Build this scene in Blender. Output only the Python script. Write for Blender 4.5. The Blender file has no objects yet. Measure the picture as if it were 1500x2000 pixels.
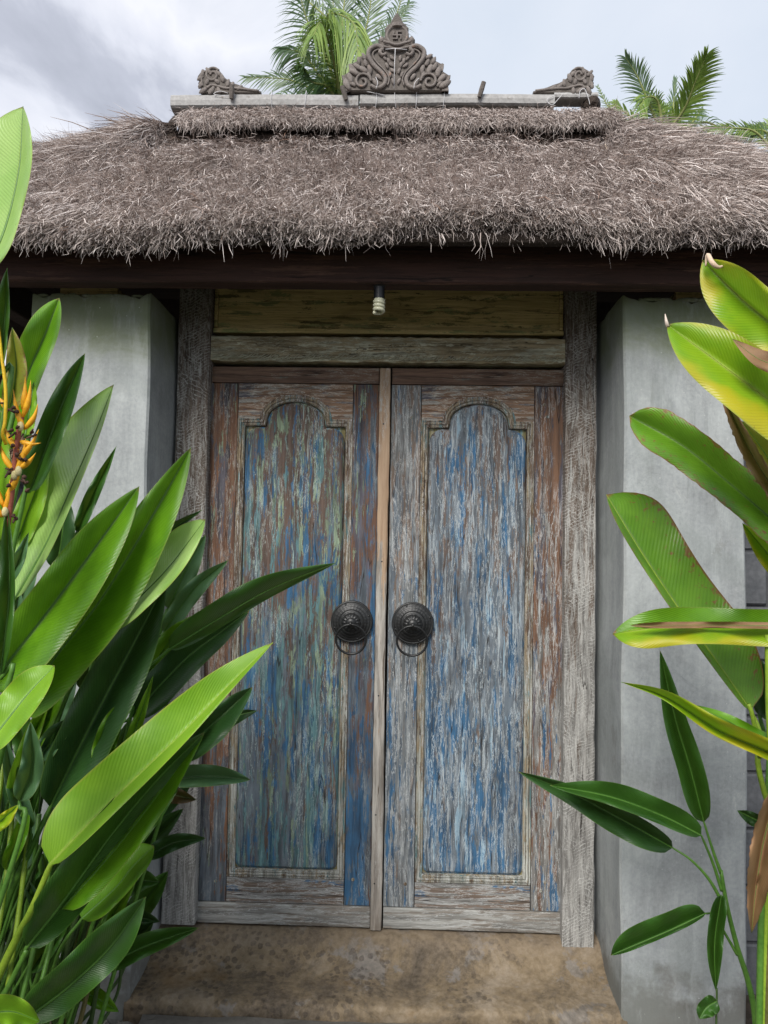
import bpy, bmesh, math, random
import numpy as np
from mathutils import Vector, Matrix
random.seed(7); rng = np.random.default_rng(11)
sc = bpy.context.scene
COL = sc.collection
# ---------------------------------------------------------------- camera
CH = 1.50                      # eye height above the ground
FOC = 1450.0                   # focal length in photo pixels (photo 1500 px wide)
YAW, PIT, ROL = (math.radians(a) for a in (1.6541, 2.4305, 0.9680))
CPOS = Vector((0, -2.7, CH))
fw = Vector((-math.sin(YAW)*math.cos(PIT), math.cos(YAW)*math.cos(PIT), math.sin(PIT)))
r0 = Vector((math.cos(YAW), math.sin(YAW), 0)); u0 = r0.cross(fw)
rt = r0*math.cos(ROL) + u0*math.sin(ROL); up = u0*math.cos(ROL) - r0*math.sin(ROL)
cam = bpy.data.cameras.new('camera'); co = bpy.data.objects.new('camera', cam); COL.objects.link(co)
co.matrix_world = Matrix(((rt.x, up.x, -fw.x, CPOS.x), (rt.y, up.y, -fw.y, CPOS.y), (rt.z, up.z, -fw.z, CPOS.z), (0, 0, 0, 1)))
cam.sensor_fit = 'HORIZONTAL'; cam.sensor_width = 36; cam.lens = 36*FOC/1500; cam.clip_end = 2000
sc.camera = co
# ---------------------------------------------------------------- world: pale overcast sky with a broken cloud bank
SUN_EL, SUN_AZ = math.radians(41), math.radians(200)
w = bpy.data.worlds.new('World'); sc.world = w; w.use_nodes = True
nt = w.node_tree; nt.nodes.clear(); L = nt.links.new
def WN(t, **k):
    n = nt.nodes.new(t)
    for a, b in k.items(): setattr(n, a, b)
    return n
def wmath(op, a, b=None, clamp=False):
    n = WN('ShaderNodeMath', operation=op, use_clamp=clamp)
    for i, v in enumerate((a, b)):
        if v is None: continue
        if isinstance(v, (int, float)): n.inputs[i].default_value = v
        else: L(v, n.inputs[i])
    return n.outputs[0]
sky = WN('ShaderNodeTexSky', sky_type='NISHITA', sun_disc=False, sun_elevation=SUN_EL, sun_rotation=SUN_AZ, air_density=1.2, dust_density=2.5)
tc = WN('ShaderNodeTexCoord')
def wnoise(scale, detail, rough, loc=(0, 0, 0), dist=0.0, vs=(1, 1, 1)):
    m = WN('ShaderNodeMapping'); m.inputs['Location'].default_value = loc; m.inputs['Scale'].default_value = vs
    L(tc.outputs['Generated'], m.inputs['Vector'])
    n = WN('ShaderNodeTexNoise'); n.inputs['Scale'].default_value = scale; n.inputs['Detail'].default_value = detail
    n.inputs['Roughness'].default_value = rough; n.inputs['Distortion'].default_value = dist
    L(m.outputs[0], n.inputs['Vector']); return n.outputs['Fac']
def wramp(f, pts):
    r = WN('ShaderNodeValToRGB'); e = r.color_ramp.elements
    while len(e) < len(pts): e.new(0.5)
    for k, (p, c) in enumerate(pts):
        e[k].position = p; e[k].color = (*c, 1) if len(c) == 3 else c
    L(f, r.inputs[0]); return r.outputs[0]
def wmix(f, a, b):
    m = WN('ShaderNodeMix', data_type='RGBA')
    for s, v in ((0, f), (6, a), (7, b)):
        if isinstance(v, (int, float)): m.inputs[s].default_value = v
        elif isinstance(v, tuple): m.inputs[s].default_value = (*v, 1)
        else: L(v, m.inputs[s])
    return m.outputs[2]
sep = WN('ShaderNodeSeparateXYZ'); L(tc.outputs['Generated'], sep.inputs[0])
n1 = wnoise(3.6, 7, 0.55, (0.35, 1.7, 0.2), 0.3, (1, 1, 1.5))
n2 = wnoise(1.2, 4, 0.5, (4.1, 0.3, 2.2))
bank = wmath('ADD', wmath('MULTIPLY', sep.outputs['X'], -1.1), n2)            # cloud bank to the west
bankm = wramp(bank, [(0.53, (0, 0, 0)), (0.80, (1, 1, 1))])
cl = wramp(n1, [(0.30, (3.5, 3.7, 4.3)), (0.40, (4.3, 4.5, 5.2)), (0.48, (6.0, 6.2, 6.9)), (0.58, (7.2, 7.3, 7.8)), (0.72, (5.6, 5.9, 6.6))])
veil = wramp(n1, [(0.3, (5.2, 5.75, 6.6)), (0.7, (6.0, 6.4, 7.1))])
cloud = wmix(bankm, veil, cl)
allc = wmix(0.92, sky.outputs[0], cloud)
bg = WN('ShaderNodeBackground'); bg.inputs['Strength'].default_value = 0.05
L(allc, bg.inputs['Color']); wo = WN('ShaderNodeOutputWorld'); L(bg.outputs[0], wo.inputs['Surface'])
# ---------------------------------------------------------------- sun behind thin cloud, and exposure
sl = bpy.data.lights.new('sun', 'SUN'); sl.energy = 1.5; sl.angle = math.radians(28); sl.color = (1, 0.955, 0.89)
so = bpy.data.objects.new('sun', sl); COL.objects.link(so)
sd = Vector((math.cos(SUN_EL)*math.sin(SUN_AZ), math.cos(SUN_EL)*math.cos(SUN_AZ), math.sin(SUN_EL)))
so.rotation_euler = (-sd).to_track_quat('-Z', 'Y').to_euler(); so.location = (0, -8, 12)
sc.view_settings.view_transform = 'Standard'; sc.view_settings.look = 'None'; sc.view_settings.gamma = 1
sc.view_settings.use_curve_mapping = False; sc.view_settings.exposure = 1.5
# ---------------------------------------------------------------- helpers
def PX(x, y, Y):
    """point of the vertical plane Y that the photo shows at pixel x, y (used to measure the place)"""
    d = fw*FOC + rt*(x-750) + up*(1000-y)
    return CPOS + d*((Y-CPOS.y)/d.y)
def link(o, parent=None):
    COL.objects.link(o)
    if parent is not None: o.parent = parent
    return o
def thing(name, label, cat, loc=(0, 0, 0), group=None):
    o = bpy.data.objects.new(name, None); o.empty_display_size = 0.1
    o.location = loc; link(o); o['label'] = label; o['category'] = cat
    if group: o['group'] = group
    bpy.context.view_layer.update()
    return o
def worig(p):
    v = Vector((0, 0, 0))
    while p is not None: v += Vector(p.location); p = p.parent
    return v
def mesh(name, verts, faces, mat, parent=None, smooth=False, kind=None, label=None, uvs=None, col=None, keep=False):
    """verts in world coordinates; stored relative to the parent's origin"""
    me = bpy.data.meshes.new(name); o0 = worig(parent)
    V = np.asarray(verts, dtype=np.float32).reshape(-1, 3)
    if not keep: V = V - np.array(o0, dtype=np.float32)
    if isinstance(faces, np.ndarray):
        nf, k = faces.shape
        me.vertices.add(len(V)); me.vertices.foreach_set('co', V.ravel())
        me.loops.add(nf*k); me.loops.foreach_set('vertex_index', faces.ravel().astype(np.int32))
        me.polygons.add(nf); me.polygons.foreach_set('loop_start', np.arange(0, nf*k, k, dtype=np.int32))
        me.update(calc_edges=True)
    else:
        me.from_pydata([tuple(map(float, v)) for v in V], [], faces)
    if uvs is not None:
        l = me.uv_layers.new(name='UV'); vi = np.zeros(len(me.loops), dtype=np.int32); me.loops.foreach_get('vertex_index', vi)
        l.data.foreach_set('uv', np.asarray(uvs, dtype=np.float32)[vi].ravel())
    if col is not None:
        a = me.color_attributes.new('tone', 'FLOAT_COLOR', 'POINT'); a.data.foreach_set('color', np.asarray(col, dtype=np.float32).ravel())
    if smooth: me.polygons.foreach_set('use_smooth', [True]*len(me.polygons))
    me.materials.append(mat); o = bpy.data.objects.new(name, me); link(o, parent)
    if kind: o['kind'] = kind
    if label: o['label'] = label
    return o
def bmobj(name, bm, mat, parent=None, smooth=False, **k):
    bm.verts.ensure_lookup_table(); bm.verts.index_update()
    V = [v.co[:] for v in bm.verts]; F = [[v.index for v in f.verts] for f in bm.faces]; bm.free()
    return mesh(name, V, F, mat, parent, smooth, **k)
def bm_box(bm, a, b, bev=0.0, seg=1, jit=0.0):
    x0, y0, z0 = a; x1, y1, z1 = b
    r = bmesh.ops.create_cube(bm, size=1.0); vs = r['verts']
    for v in vs: v.co = Vector(((x0+x1)/2+v.co.x*(x1-x0), (y0+y1)/2+v.co.y*(y1-y0), (z0+z1)/2+v.co.z*(z1-z0)))
    if jit:
        for v in vs: v.co += Vector([random.uniform(-jit, jit) for _ in range(3)])
    if bev: bmesh.ops.bevel(bm, geom=list({e for v in vs for e in v.link_edges}), offset=bev, segments=seg, affect='EDGES', profile=0.6)
def box(name, a, b, mat, parent=None, bev=0.003, seg=2, **k):
    bm = bmesh.new(); bm_box(bm, a, b, bev, seg, k.pop('jit', 0)); return bmobj(name, bm, mat, parent, **k)
def tube_data(pts, rad, n=8, close=False):
    pts = [Vector(p) for p in pts]; N = len(pts); V = []; F = []
    rad = rad if hasattr(rad, '__len__') else [rad]*N
    T = []
    for i in range(N):
        a = pts[(i-1) % N] if (close or i > 0) else pts[i]; b = pts[(i+1) % N] if (close or i < N-1) else pts[i]
        T.append((b-a).normalized() if (b-a).length > 1e-9 else Vector((0, 0, 1)))
    nrm = T[0].orthogonal().normalized()
    for i in range(N):
        nrm = (nrm - T[i]*nrm.dot(T[i])).normalized(); bi = T[i].cross(nrm)
        for k in range(n):
            a = 2*math.pi*k/n; V.append(pts[i] + (nrm*math.cos(a)+bi*math.sin(a))*rad[i])
    for i in range(N if close else N-1):
        j = (i+1) % N
        for k in range(n): F.append((i*n+k, i*n+(k+1) % n, j*n+(k+1) % n, j*n+k))
    if not close: F.append(tuple(reversed(range(n)))); F.append(tuple((N-1)*n+k for k in range(n)))
    return V, F
def tube(name, pts, rad, mat, parent=None, n=8, close=False, **k):
    V, F = tube_data(pts, rad, n, close); return mesh(name, V, F, mat, parent, smooth=True, **k)
def multi(name, items, mat, parent=None, smooth=True, **k):
    V = []; F = []
    for v, f in items:
        o = len(V); V += [tuple(a) for a in v]; F += [tuple(o+i for i in q) for q in f]
    return mesh(name, V, F, mat, parent, smooth, **k)
def bez(a, c, b, n):
    out = []
    for i in range(n+1):
        t = i/n; out.append(tuple((1-t)**2*p+2*t*(1-t)*q+t*t*r for p, q, r in zip(a, c, b)))
    return out
def crom(P, n):
    """smooth curve through the points"""
    P = [Vector(p) for p in P]; Q = [2*P[0]-P[1]] + P + [2*P[-1]-P[-2]]; out = []
    for i in range(1, len(Q)-2):
        for k in range(n):
            t = k/n; a, b, c, d = Q[i-1], Q[i], Q[i+1], Q[i+2]
            out.append(0.5*((2*b)+(c-a)*t+(2*a-5*b+4*c-d)*t*t+(3*b-a-3*c+d)*t**3))
    out.append(P[-1]); return out
# ---------------------------------------------------------------- material graph helper
class G:
    def __init__(s, name):
        s.m = bpy.data.materials.new(name); s.m.use_nodes = True; s.t = s.m.node_tree; s.t.nodes.clear()
        s.o = s.t.nodes.new('ShaderNodeOutputMaterial'); s.tc = s.t.nodes.new('ShaderNodeTexCoord')
    def put(s, sock, v):
        if v is None: return
        if isinstance(v, bpy.types.NodeSocket): s.t.links.new(v, sock)
        elif isinstance(v, (tuple, list)) and sock.type == 'RGBA' and len(v) == 3: sock.default_value = (*v, 1)
        else: sock.default_value = v
    def obj(s): return s.tc.outputs['Object']
    def map(s, vec, scale=(1, 1, 1), loc=(0, 0, 0), rot=(0, 0, 0)):
        n = s.t.nodes.new('ShaderNodeMapping'); s.put(n.inputs['Vector'], vec)
        n.inputs['Scale'].default_value = scale; n.inputs['Location'].default_value = loc; n.inputs['Rotation'].default_value = rot
        return n.outputs[0]
    def noise(s, vec, scale=5, detail=4, rough=0.55, dist=0.0, color=False):
        n = s.t.nodes.new('ShaderNodeTexNoise'); s.put(n.inputs['Vector'], vec); n.inputs['Scale'].default_value = scale
        n.inputs['Detail'].default_value = detail; n.inputs['Roughness'].default_value = rough; n.inputs['Distortion'].default_value = dist
        return n.outputs['Color' if color else 'Fac']
    def voro(s, vec, scale=5, feature='F1', rand=1.0):
        n = s.t.nodes.new('ShaderNodeTexVoronoi'); n.feature = feature; s.put(n.inputs['Vector'], vec); n.inputs['Scale'].default_value = scale
        n.inputs['Randomness'].default_value = rand
        return n.outputs['Distance']
    def wave(s, vec, scale=5, dist=2, detail=2, dscale=1, direction='X', kind='BANDS'):
        n = s.t.nodes.new('ShaderNodeTexWave'); n.wave_type = kind
        if kind == 'BANDS': n.bands_direction = direction
        s.put(n.inputs['Vector'], vec); n.inputs['Scale'].default_value = scale; n.inputs['Distortion'].default_value = dist
        n.inputs['Detail'].default_value = detail; n.inputs['Detail Scale'].default_value = dscale
        return n.outputs['Fac']
    def math(s, op, a, b=None, c=None, clamp=False):
        n = s.t.nodes.new('ShaderNodeMath'); n.operation = op; n.use_clamp = clamp
        for i, v in enumerate((a, b, c)): s.put(n.inputs[i], v)
        return n.outputs[0]
    def vadd(s, a, b, sc_=1.0):
        n = s.t.nodes.new('ShaderNodeVectorMath'); n.operation = 'MULTIPLY_ADD'; s.put(n.inputs[0], b)
        n.inputs[1].default_value = (sc_, sc_, sc_) if not hasattr(sc_, '__len__') else sc_; s.put(n.inputs[2], a); return n.outputs[0]
    def sep(s, v):
        n = s.t.nodes.new('ShaderNodeSeparateXYZ'); s.put(n.inputs[0], v); return n.outputs
    def step(s, f, a, b):
        """smooth 0..1 between a and b (a may be larger than b)"""
        n = s.t.nodes.new('ShaderNodeMapRange'); n.interpolation_type = 'SMOOTHSTEP'; s.put(n.inputs[0], f)
        lo, hi, x0, x1 = (a, b, 0, 1) if a < b else (b, a, 1, 0)
        n.inputs[1].default_value = lo; n.inputs[2].default_value = hi; n.inputs[3].default_value = x0; n.inputs[4].default_value = x1
        return n.outputs[0]
    def ramp(s, f, pts):
        r = s.t.nodes.new('ShaderNodeValToRGB'); e = r.color_ramp.elements
        while len(e) < len(pts): e.new(0.5)
        for k, (p, c) in enumerate(pts): e[k].position = p; e[k].color = (*c, 1)
        s.put(r.inputs[0], f); return r.outputs[0]
    def mix(s, f, a, b, mode='MIX'):
        m = s.t.nodes.new('ShaderNodeMix'); m.data_type = 'RGBA'; m.blend_type = mode
        s.put(m.inputs[0], f); s.put(m.inputs[6], a); s.put(m.inputs[7], b); return m.outputs[2]
    def attr(s, name):
        n = s.t.nodes.new('ShaderNodeAttribute'); n.attribute_name = name; return n.outputs
    def out(s, color, rough=0.8, bump=None, bs=0.3, bd=0.004, metal=0.0, spec=0.4, transl=0.0, tcol=None, sheen=0):
        p = s.t.nodes.new('ShaderNodeBsdfPrincipled'); s.put(p.inputs['Base Color'], color); s.put(p.inputs['Roughness'], rough)
        p.inputs['Metallic'].default_value = metal; p.inputs['Specular IOR Level'].default_value = spec
        if bump is not None:
            b = s.t.nodes.new('ShaderNodeBump'); b.inputs['Strength'].default_value = bs; b.inputs['Distance'].default_value = bd
            s.put(b.inputs['Height'], bump); s.t.links.new(b.outputs[0], p.inputs['Normal'])
        sh = p.outputs[0]
        if transl:
            t = s.t.nodes.new('ShaderNodeBsdfTranslucent'); s.put(t.inputs['Color'], tcol if tcol is not None else color)
            mx = s.t.nodes.new('ShaderNodeMixShader'); mx.inputs[0].default_value = transl
            s.t.links.new(sh, mx.inputs[1]); s.t.links.new(t.outputs[0], mx.inputs[2]); sh = mx.outputs[0]
        s.t.links.new(sh, s.o.inputs['Surface']); return s.m
# ---------------------------------------------------------------- materials
def old_paint(name, axis='z', seed=0, base=((.055, .03, .02), (.16, .085, .05)), layers=(), white=0.5, whitec=(.52, .54, .54), size=1.0, hatch=0.0, grey=0.0, brk=.75):
    """timber with worn, layered paint: layers = (colour, threshold, stretch, scale, z slope, z centre)"""
    g = G(name); v = g.obj()
    v = g.map(v, loc=(seed*3.17, seed*1.31, 0))
    wp = g.noise(g.map(v, scale=(1, 1, .5) if axis == 'z' else (.5, 1, 1)), 13*size, 4, .6, color=True)
    v2 = g.vadd(v, wp, (.017, 0, .03)) if axis == 'z' else g.vadd(v, wp, (.03, 0, .017))
    def S(k): return (1, 1, k) if axis == 'z' else (k, 1, 1)
    gr = g.noise(g.map(v2, scale=S(.045)), 75*size, 5, .65)
    c = g.ramp(gr, [(.32, base[0]), (.62, base[1])])
    z = g.sep(g.obj())[2]
    for i, (col, thr, st, scl, slope, zc) in enumerate(layers):
        n = g.noise(g.map(v2, scale=S(min(.5, st*1.7)), loc=(i*7.3+seed, i*2.9, i*5.1)), scl*1.25*size, 10, .80, .2)
        nf = g.noise(g.map(v2, scale=S(.05), loc=(i*1.7, 4, seed+i)), 62*size, 5, .68)
        n = g.math('ADD', n, g.math('MULTIPLY', g.math('SUBTRACT', nf, .5), brk))
        if slope: n = g.math('ADD', n, g.math('MULTIPLY', g.math('SUBTRACT', z, zc), slope))
        m = g.step(n, thr-.014, thr+.022)
        n3 = g.noise(g.map(v2, scale=S(.08), loc=(i*3.3, 0, i)), 60*size, 4, .6)
        cc = g.mix(g.step(n3, .3, .7), tuple(a*.38 for a in col), tuple(min(1, a*1.05) for a in col))
        c = g.mix(g.math('MULTIPLY', m, .93), c, cc)
    # dark open pores and fine cracks, crisp at the scale of the grain
    pr = g.noise(g.map(v2, scale=S(.05), loc=(6, seed, 2)), 150*size, 4, .7)
    c = g.mix(g.math('MULTIPLY', g.step(pr, .57, .68), .55), c, tuple(k*.45 for k in base[0]))
    # pale wash caught in the grain
    r1 = g.noise(g.map(v2, scale=S(.10), loc=(seed, 3, 9)), 50*size, 7, .72, .45)
    rid = g.math('ABSOLUTE', g.math('SUBTRACT', r1, .5))
    big = g.noise(g.map(v2, scale=S(.3), loc=(2, seed, 4)), 7*size, 4, .6)
    line = g.math('MULTIPLY', g.step(rid, .016, .003), g.step(big, .62-white*.35, .74-white*.35))
    r2 = g.noise(g.map(v2, scale=S(.07), loc=(8, 3, seed)), 95*size, 4, .7)
    fine = g.math('MULTIPLY', g.step(r2, .60-white*.06, .70), g.step(big, .66-white*.4, .82-white*.4))
    wm = g.math('MAXIMUM', g.math('MULTIPLY', line, .75), g.math('MULTIPLY', fine, .7))
    c = g.mix(wm, c, whitec)
    if grey: c = g.mix(g.math('MULTIPLY', g.step(big, .38, .6), grey), c, (.30, .31, .30))
    gm = g.noise(g.map(v, scale=S(.45), loc=(11, seed, 5)), 4.5*size, 7, .7, .4)
    c = g.mix(g.math('MULTIPLY', g.step(gm, .48, .68), .38), c, tuple(.5*(k+.012) for k in base[0]))
    ck = g.math('ABSOLUTE', g.math('SUBTRACT', g.noise(g.map(v2, scale=S(.03), loc=(seed, 12, 1)), 16*size, 3, .5), .5)); c = g.mix(g.math('MULTIPLY', g.step(ck, .0045, .001), .8), c, tuple(k*.25 for k in base[0]))
    h = gr
    if hatch:
        # sweeping circular-saw marks, raised edges keep the pale paint
        a = g.wave(g.map(v, scale=(1, 0, 1), rot=(0, math.radians(26), 0)), 30, 9.0, 4, .8, 'Z')
        b = g.wave(g.map(v, scale=(1, 0, 1), rot=(0, math.radians(-31), 0), loc=(0, 0, .37)), 24, 10, 4, .9, 'Z')
        ha = g.math('MULTIPLY', g.step(a, .80, .97), g.step(g.noise(g.map(v, loc=(5, 0, seed)), 9, 6, .75), .42, .60))
        hb = g.math('MULTIPLY', g.step(b, .84, .97), g.step(g.noise(g.map(v, loc=(1, 9, seed)), 11, 6, .75), .46, .62))
        hm = g.math('MULTIPLY', g.math('MAXIMUM', ha, hb), g.step(r2, .32, .52))
        sp = g.step(g.noise(g.map(v2, scale=S(.25), loc=(3, 3, 3)), 120, 6, .8), .50, .62)
        hm = g.math('MAXIMUM', g.math('MULTIPLY', hm, hatch), g.math('MULTIPLY', sp, hatch*.55))
        c = g.mix(hm, c, whitec); h = g.math('ADD', gr, g.math('MULTIPLY', hm, .5))
    h = g.math('ADD', h, g.math('MULTIPLY', rid, 1.3))
    return g.out(c, .72, h, .75, .004, spec=.3)

BL = (.038, .130, .255); TEAL = (.11, .23, .25); GRN = (.24, .32, .22); GRYB = (.13, .165, .20); RED = (.15, .062, .034); VIO = (.10, .10, .125)
m_panelL = old_paint('worn_paint_left_panel', seed=1, base=((.042, .032, .028), (.125, .085, .068)),
    layers=((GRYB, .50, .12, 12, -.10, 1.1), (TEAL, .55, .10, 20, -.06, 1.1), (GRN, .575, .14, 19, .03, 1.1), (BL, .555, .15, 13, .0, 1.0), ((.26, .37, .36), .63, .10, 28, -.02, 1)), white=.45, whitec=(.42, .49, .47))
m_panelR = old_paint('worn_paint_right_panel', seed=2, base=((.06, .045, .04), (.16, .12, .10)),
    layers=((GRYB, .47, .12, 12, -.08, 1.5), ((.20, .24, .28), .53, .12, 16, -.04, 1.2), (BL, .545, .15, 13, -.05, 1.15), ((.27, .40, .50), .60, .12, 24, -.03, 1)), white=.85, whitec=(.50, .55, .57))
m_stileLo = old_paint('worn_brown_stile_outer', seed=3, base=((.075, .04, .028), (.20, .105, .062)),
    layers=((GRYB, .56, .1, 12, -.16, .9), (GRN, .61, .12, 22, .05, 1.1), (VIO, .60, .15, 14, .05, 1)), white=.55, whitec=(.42, .42, .39))
m_stileLi = old_paint('worn_blue_stile_inner', seed=4, base=((.055, .035, .03), (.15, .08, .05)),
    layers=((VIO, .50, .1, 12, 0, 1), (GRYB, .50, .1, 15, -.1, 1.0), (BL, .55, .12, 15, -.07, 1.1), (GRN, .63, .12, 20, .06, 1.1)), white=.35, whitec=(.40, .44, .44))
m_stileRi = old_paint('worn_grey_blue_stile', seed=5, base=((.10, .075, .06), (.20, .15, .12)),
    layers=((GRYB, .46, .1, 12, -.08, 1.2), ((.24, .26, .27), .50, .1, 18, -.05, 1), (BL, .60, .12, 12, -.04, 1)), white=.9)
m_stileRo = old_paint('worn_brown_blue_stile', seed=6, base=((.075, .045, .032), (.19, .105, .065)),
    layers=((VIO, .55, .1, 12, .04, 1), ((.24, .24, .23), .53, .1, 18, -.16, .95), (BL, .60, .14, 10, -.05, .9)), white=.75)
m_railT = old_paint('worn_brown_top_rail', 'x', 7, base=((.085, .054, .038), (.25, .155, .10)), layers=((VIO, .55, .2, 12, 0, 1), ((.36, .35, .32), .56, .16, 22, 0, 0)), white=1.0, whitec=(.56, .55, .50))
m_railB = old_paint('worn_grey_bottom_rail', 'x', 8, base=((.08, .058, .045), (.20, .155, .125)), layers=(((.27, .27, .26), .48, .16, 16, 0, 0), (BL, .62, .2, 14, 0, 0)), white=.85)
m_strip = old_paint('reddish_brown_head_strip', 'x', 9, base=((.08, .048, .036), (.21, .13, .09)), layers=(((.22, .21, .18), .64, .1, 20, 0, 0),), white=.4, whitec=(.35, .34, .30))
m_bott = old_paint('grey_bottom_board', 'x', 10, base=((.12, .105, .09), (.26, .235, .205)), layers=(((.36, .36, .34), .50, .12, 14, 0, 0),), white=.7)
m_mould = old_paint('pale_rubbed_moulding', seed=11, base=((.12, .09, .055), (.27, .22, .145)), layers=(((.37, .38, .34), .50, .15, 25, -.05, 1.0), ((.12, .075, .05), .54, .15, 24, .06, 1), (TEAL, .60, .15, 24, 0, 1)), white=.75)
m_astr = old_paint('pale_bare_cover_strip', seed=12, base=((.27, .18, .115), (.40, .29, .20)), layers=(((.43, .41, .375), .50, .1, 12, -.22, 1.35),), white=.3, whitec=(.5, .5, .48))
m_post = old_paint('saw_marked_whitewashed_post', seed=13, base=((.055, .042, .034), (.15, .115, .092)), layers=(((.36, .355, .34), .50, .06, 22, -.20, 1.45),), white=.75, hatch=.7, whitec=(.52, .52, .50))
m_lint = old_paint('mossy_rough_lintel', 'x', 14, base=((.13, .105, .06), (.42, .35, .22)), layers=(((.62, .62, .48), .54, .16, 18, 0, 0),), white=.7, whitec=(.60, .62, .50))
m_trans = old_paint('olive_transom_board', 'x', 15, base=((.36, .28, .11), (.62, .50, .24)), layers=(((.20, .18, .07), .58, .5, 8, 0, 0), ((.34, .37, .16), .60, .3, 9, 0, 0)), white=.25, whitec=(.3, .28, .15))
m_back = old_paint('olive_panel_margin', seed=18, base=((.16, .13, .05), (.30, .27, .13)), layers=((TEAL, .58, .1, 16, 0, 1), ((.40, .40, .30), .58, .1, 22, 0, 1)), white=.4)
m_beam = old_paint('dark_red_brown_beam', 'x', 16, base=((.030, .016, .012), (.062, .030, .022)), layers=(((.12, .065, .045), .58, .05, 20, 0, 0),), white=0, whitec=(.1, .07, .06))
m_raft = old_paint('dark_rafter', 'x', 17, base=((.025, .018, .013), (.05, .036, .026)), white=0, whitec=(.1, .07, .06))

def plaster(name, seed, low):
    g = G(name); v = g.map(g.obj(), loc=(seed, seed*2, 0)); z = g.sep(g.obj())[2]
    a = g.noise(v, 3.4, 9, .70, .9); b = g.noise(g.map(v, scale=(1, 1, .10)), 22, 6, .68); f = g.noise(v, 90, 4, .6)
    c = g.ramp(a, [(.32, (.14, .158, .165)), (.47, (.265, .298, .305)), (.64, (.40, .44, .44))])
    c = g.mix(.42, c, g.ramp(b, [(.35, (.20, .215, .23)), (.65, (.42, .445, .45))]))
    c = g.mix(g.step(g.noise(g.map(v, scale=(1, 1, .6), loc=(3, 1, 4)), 6, 7, .7, 1.2), .60, .78), c, (.46, .48, .47))
    c = g.mix(.25, c, g.ramp(f, [(.3, (.2, .2, .2)), (.7, (.45, .45, .44))]))
    al_shade = g.math('ADD', g.math('MULTIPLY', g.math('SUBTRACT', z, 2.08), 2.6), a)           # algae along the top, with eave shade and green bounce painted in
    c = g.mix(g.math('MULTIPLY', g.step(al_shade, .40, 1.0), .9), c, (.12, .145, .07))
    dm = g.math('ADD', g.math('MULTIPLY', g.math('SUBTRACT', .22, z), 2.2), g.noise(v, 7, 6, .7))
    c = g.mix(g.math('MULTIPLY', g.step(dm, .55, .85), .8), c, (.11, .105, .09))
    sp = g.voro(g.map(v, scale=(1, 1, 1)), 26); c = g.mix(g.math('MULTIPLY', g.step(sp, .07, .03), .5), c, (.55, .56, .55))
    wp_ = g.noise(g.map(v, loc=(9, 2, 2)), 1.6, 4, .6, 1.5); c = g.mix(g.math('MULTIPLY', g.step(wp_, .50, .60), .30), c, (.20, .225, .215))
    tr = g.noise(g.map(v, scale=(1, 1, .25), rot=(0, .5, 0), loc=(seed, 6, 0)), 12, 7, .72); c = g.mix(g.math('MULTIPLY', g.step(tr, .52, .66), .25), c, (.44, .475, .475))
    drip = g.math('MULTIPLY', g.step(g.noise(g.map(v, scale=(1, 1, .05), loc=(1, 4, 8)), 26, 5, .7), .56, .66), g.step(g.noise(g.map(v, loc=(4, 4, 9)), 2.2, 3, .6), .48, .62)); c = g.mix(g.math('MULTIPLY', drip, .35), c, (.15, .165, .155))
    sc_ = g.math('ABSOLUTE', g.math('SUBTRACT', g.noise(g.map(v, scale=(1, 1, .6), loc=(2, 7, 1)), 5, 6, .7, 1.0), .5)); c = g.mix(g.math('MULTIPLY', g.step(sc_, .006, .001), .25), c, (.17, .18, .18))
    if low: c = g.mix(g.math('MULTIPLY', g.step(g.noise(g.map(v, loc=(0, 0, 5)), 3.5, 7, .75), .60, .66), .35), c, (.15, .15, .14))
    h = g.math('ADD', g.math('MULTIPLY', a, .6), g.math('ADD', g.math('MULTIPLY', b, .25), g.math('MULTIPLY', f, .12)))
    return g.out(c, .78, h, .5, .006, spec=.3)
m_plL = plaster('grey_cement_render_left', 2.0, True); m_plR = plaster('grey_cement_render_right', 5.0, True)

def stone_step():
    g = G('stained_sandstone'); v = g.obj()
    a = g.noise(v, 4.2, 8, .72, .5); f = g.noise(v, 60, 5, .7); b = g.noise(g.map(v, loc=(4, 4, 4)), 7, 6, .7)
    c = g.ramp(a, [(.34, (.045, .036, .026)), (.44, (.115, .088, .058)), (.54, (.20, .15, .09)), (.66, (.27, .22, .16))])
    c = g.mix(g.math('MULTIPLY', g.step(b, .56, .62), .75), c, (.19, .18, .17))
    x, y, z = g.sep(g.obj())
    vo = g.voro(g.vadd(v, g.noise(v, 30, 3, .6, color=True), .02), 42)
    spots = g.math('MULTIPLY', g.step(vo, .46, .34), g.step(g.math('SUBTRACT', g.noise(g.map(v, loc=(1, 1, 7)), 4, 4, .6), g.math('MULTIPLY', x, .16)), .46, .54))
    c = g.mix(g.math('MULTIPLY', spots, .55), c, (.028, .021, .018))
    dk = g.step(g.noise(g.map(v, loc=(2, 8, 3)), 5.0, 9, .80, .6), .52, .62); c = g.mix(g.math('MULTIPLY', dk, .45), c, (.04, .033, .024))
    lip = g.step(z, .085, .112); c = g.mix(g.math('MULTIPLY', lip, .4), c, (.20, .155, .11))
    och = g.step(g.noise(g.map(v, loc=(7, 2, 1)), 4.2, 5, .6), .60, .72); c = g.mix(g.math('MULTIPLY', och, .55), c, (.18, .105, .035))
    c = g.mix(.25, c, g.ramp(f, [(.35, (.02, .016, .012)), (.65, (.26, .215, .17))]))
    return g.out(c, .8, g.math('ADD', g.math('MULTIPLY', a, .4), g.math('MULTIPLY', f, .5)), .6, .006, spec=.3)
m_step = stone_step()
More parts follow.
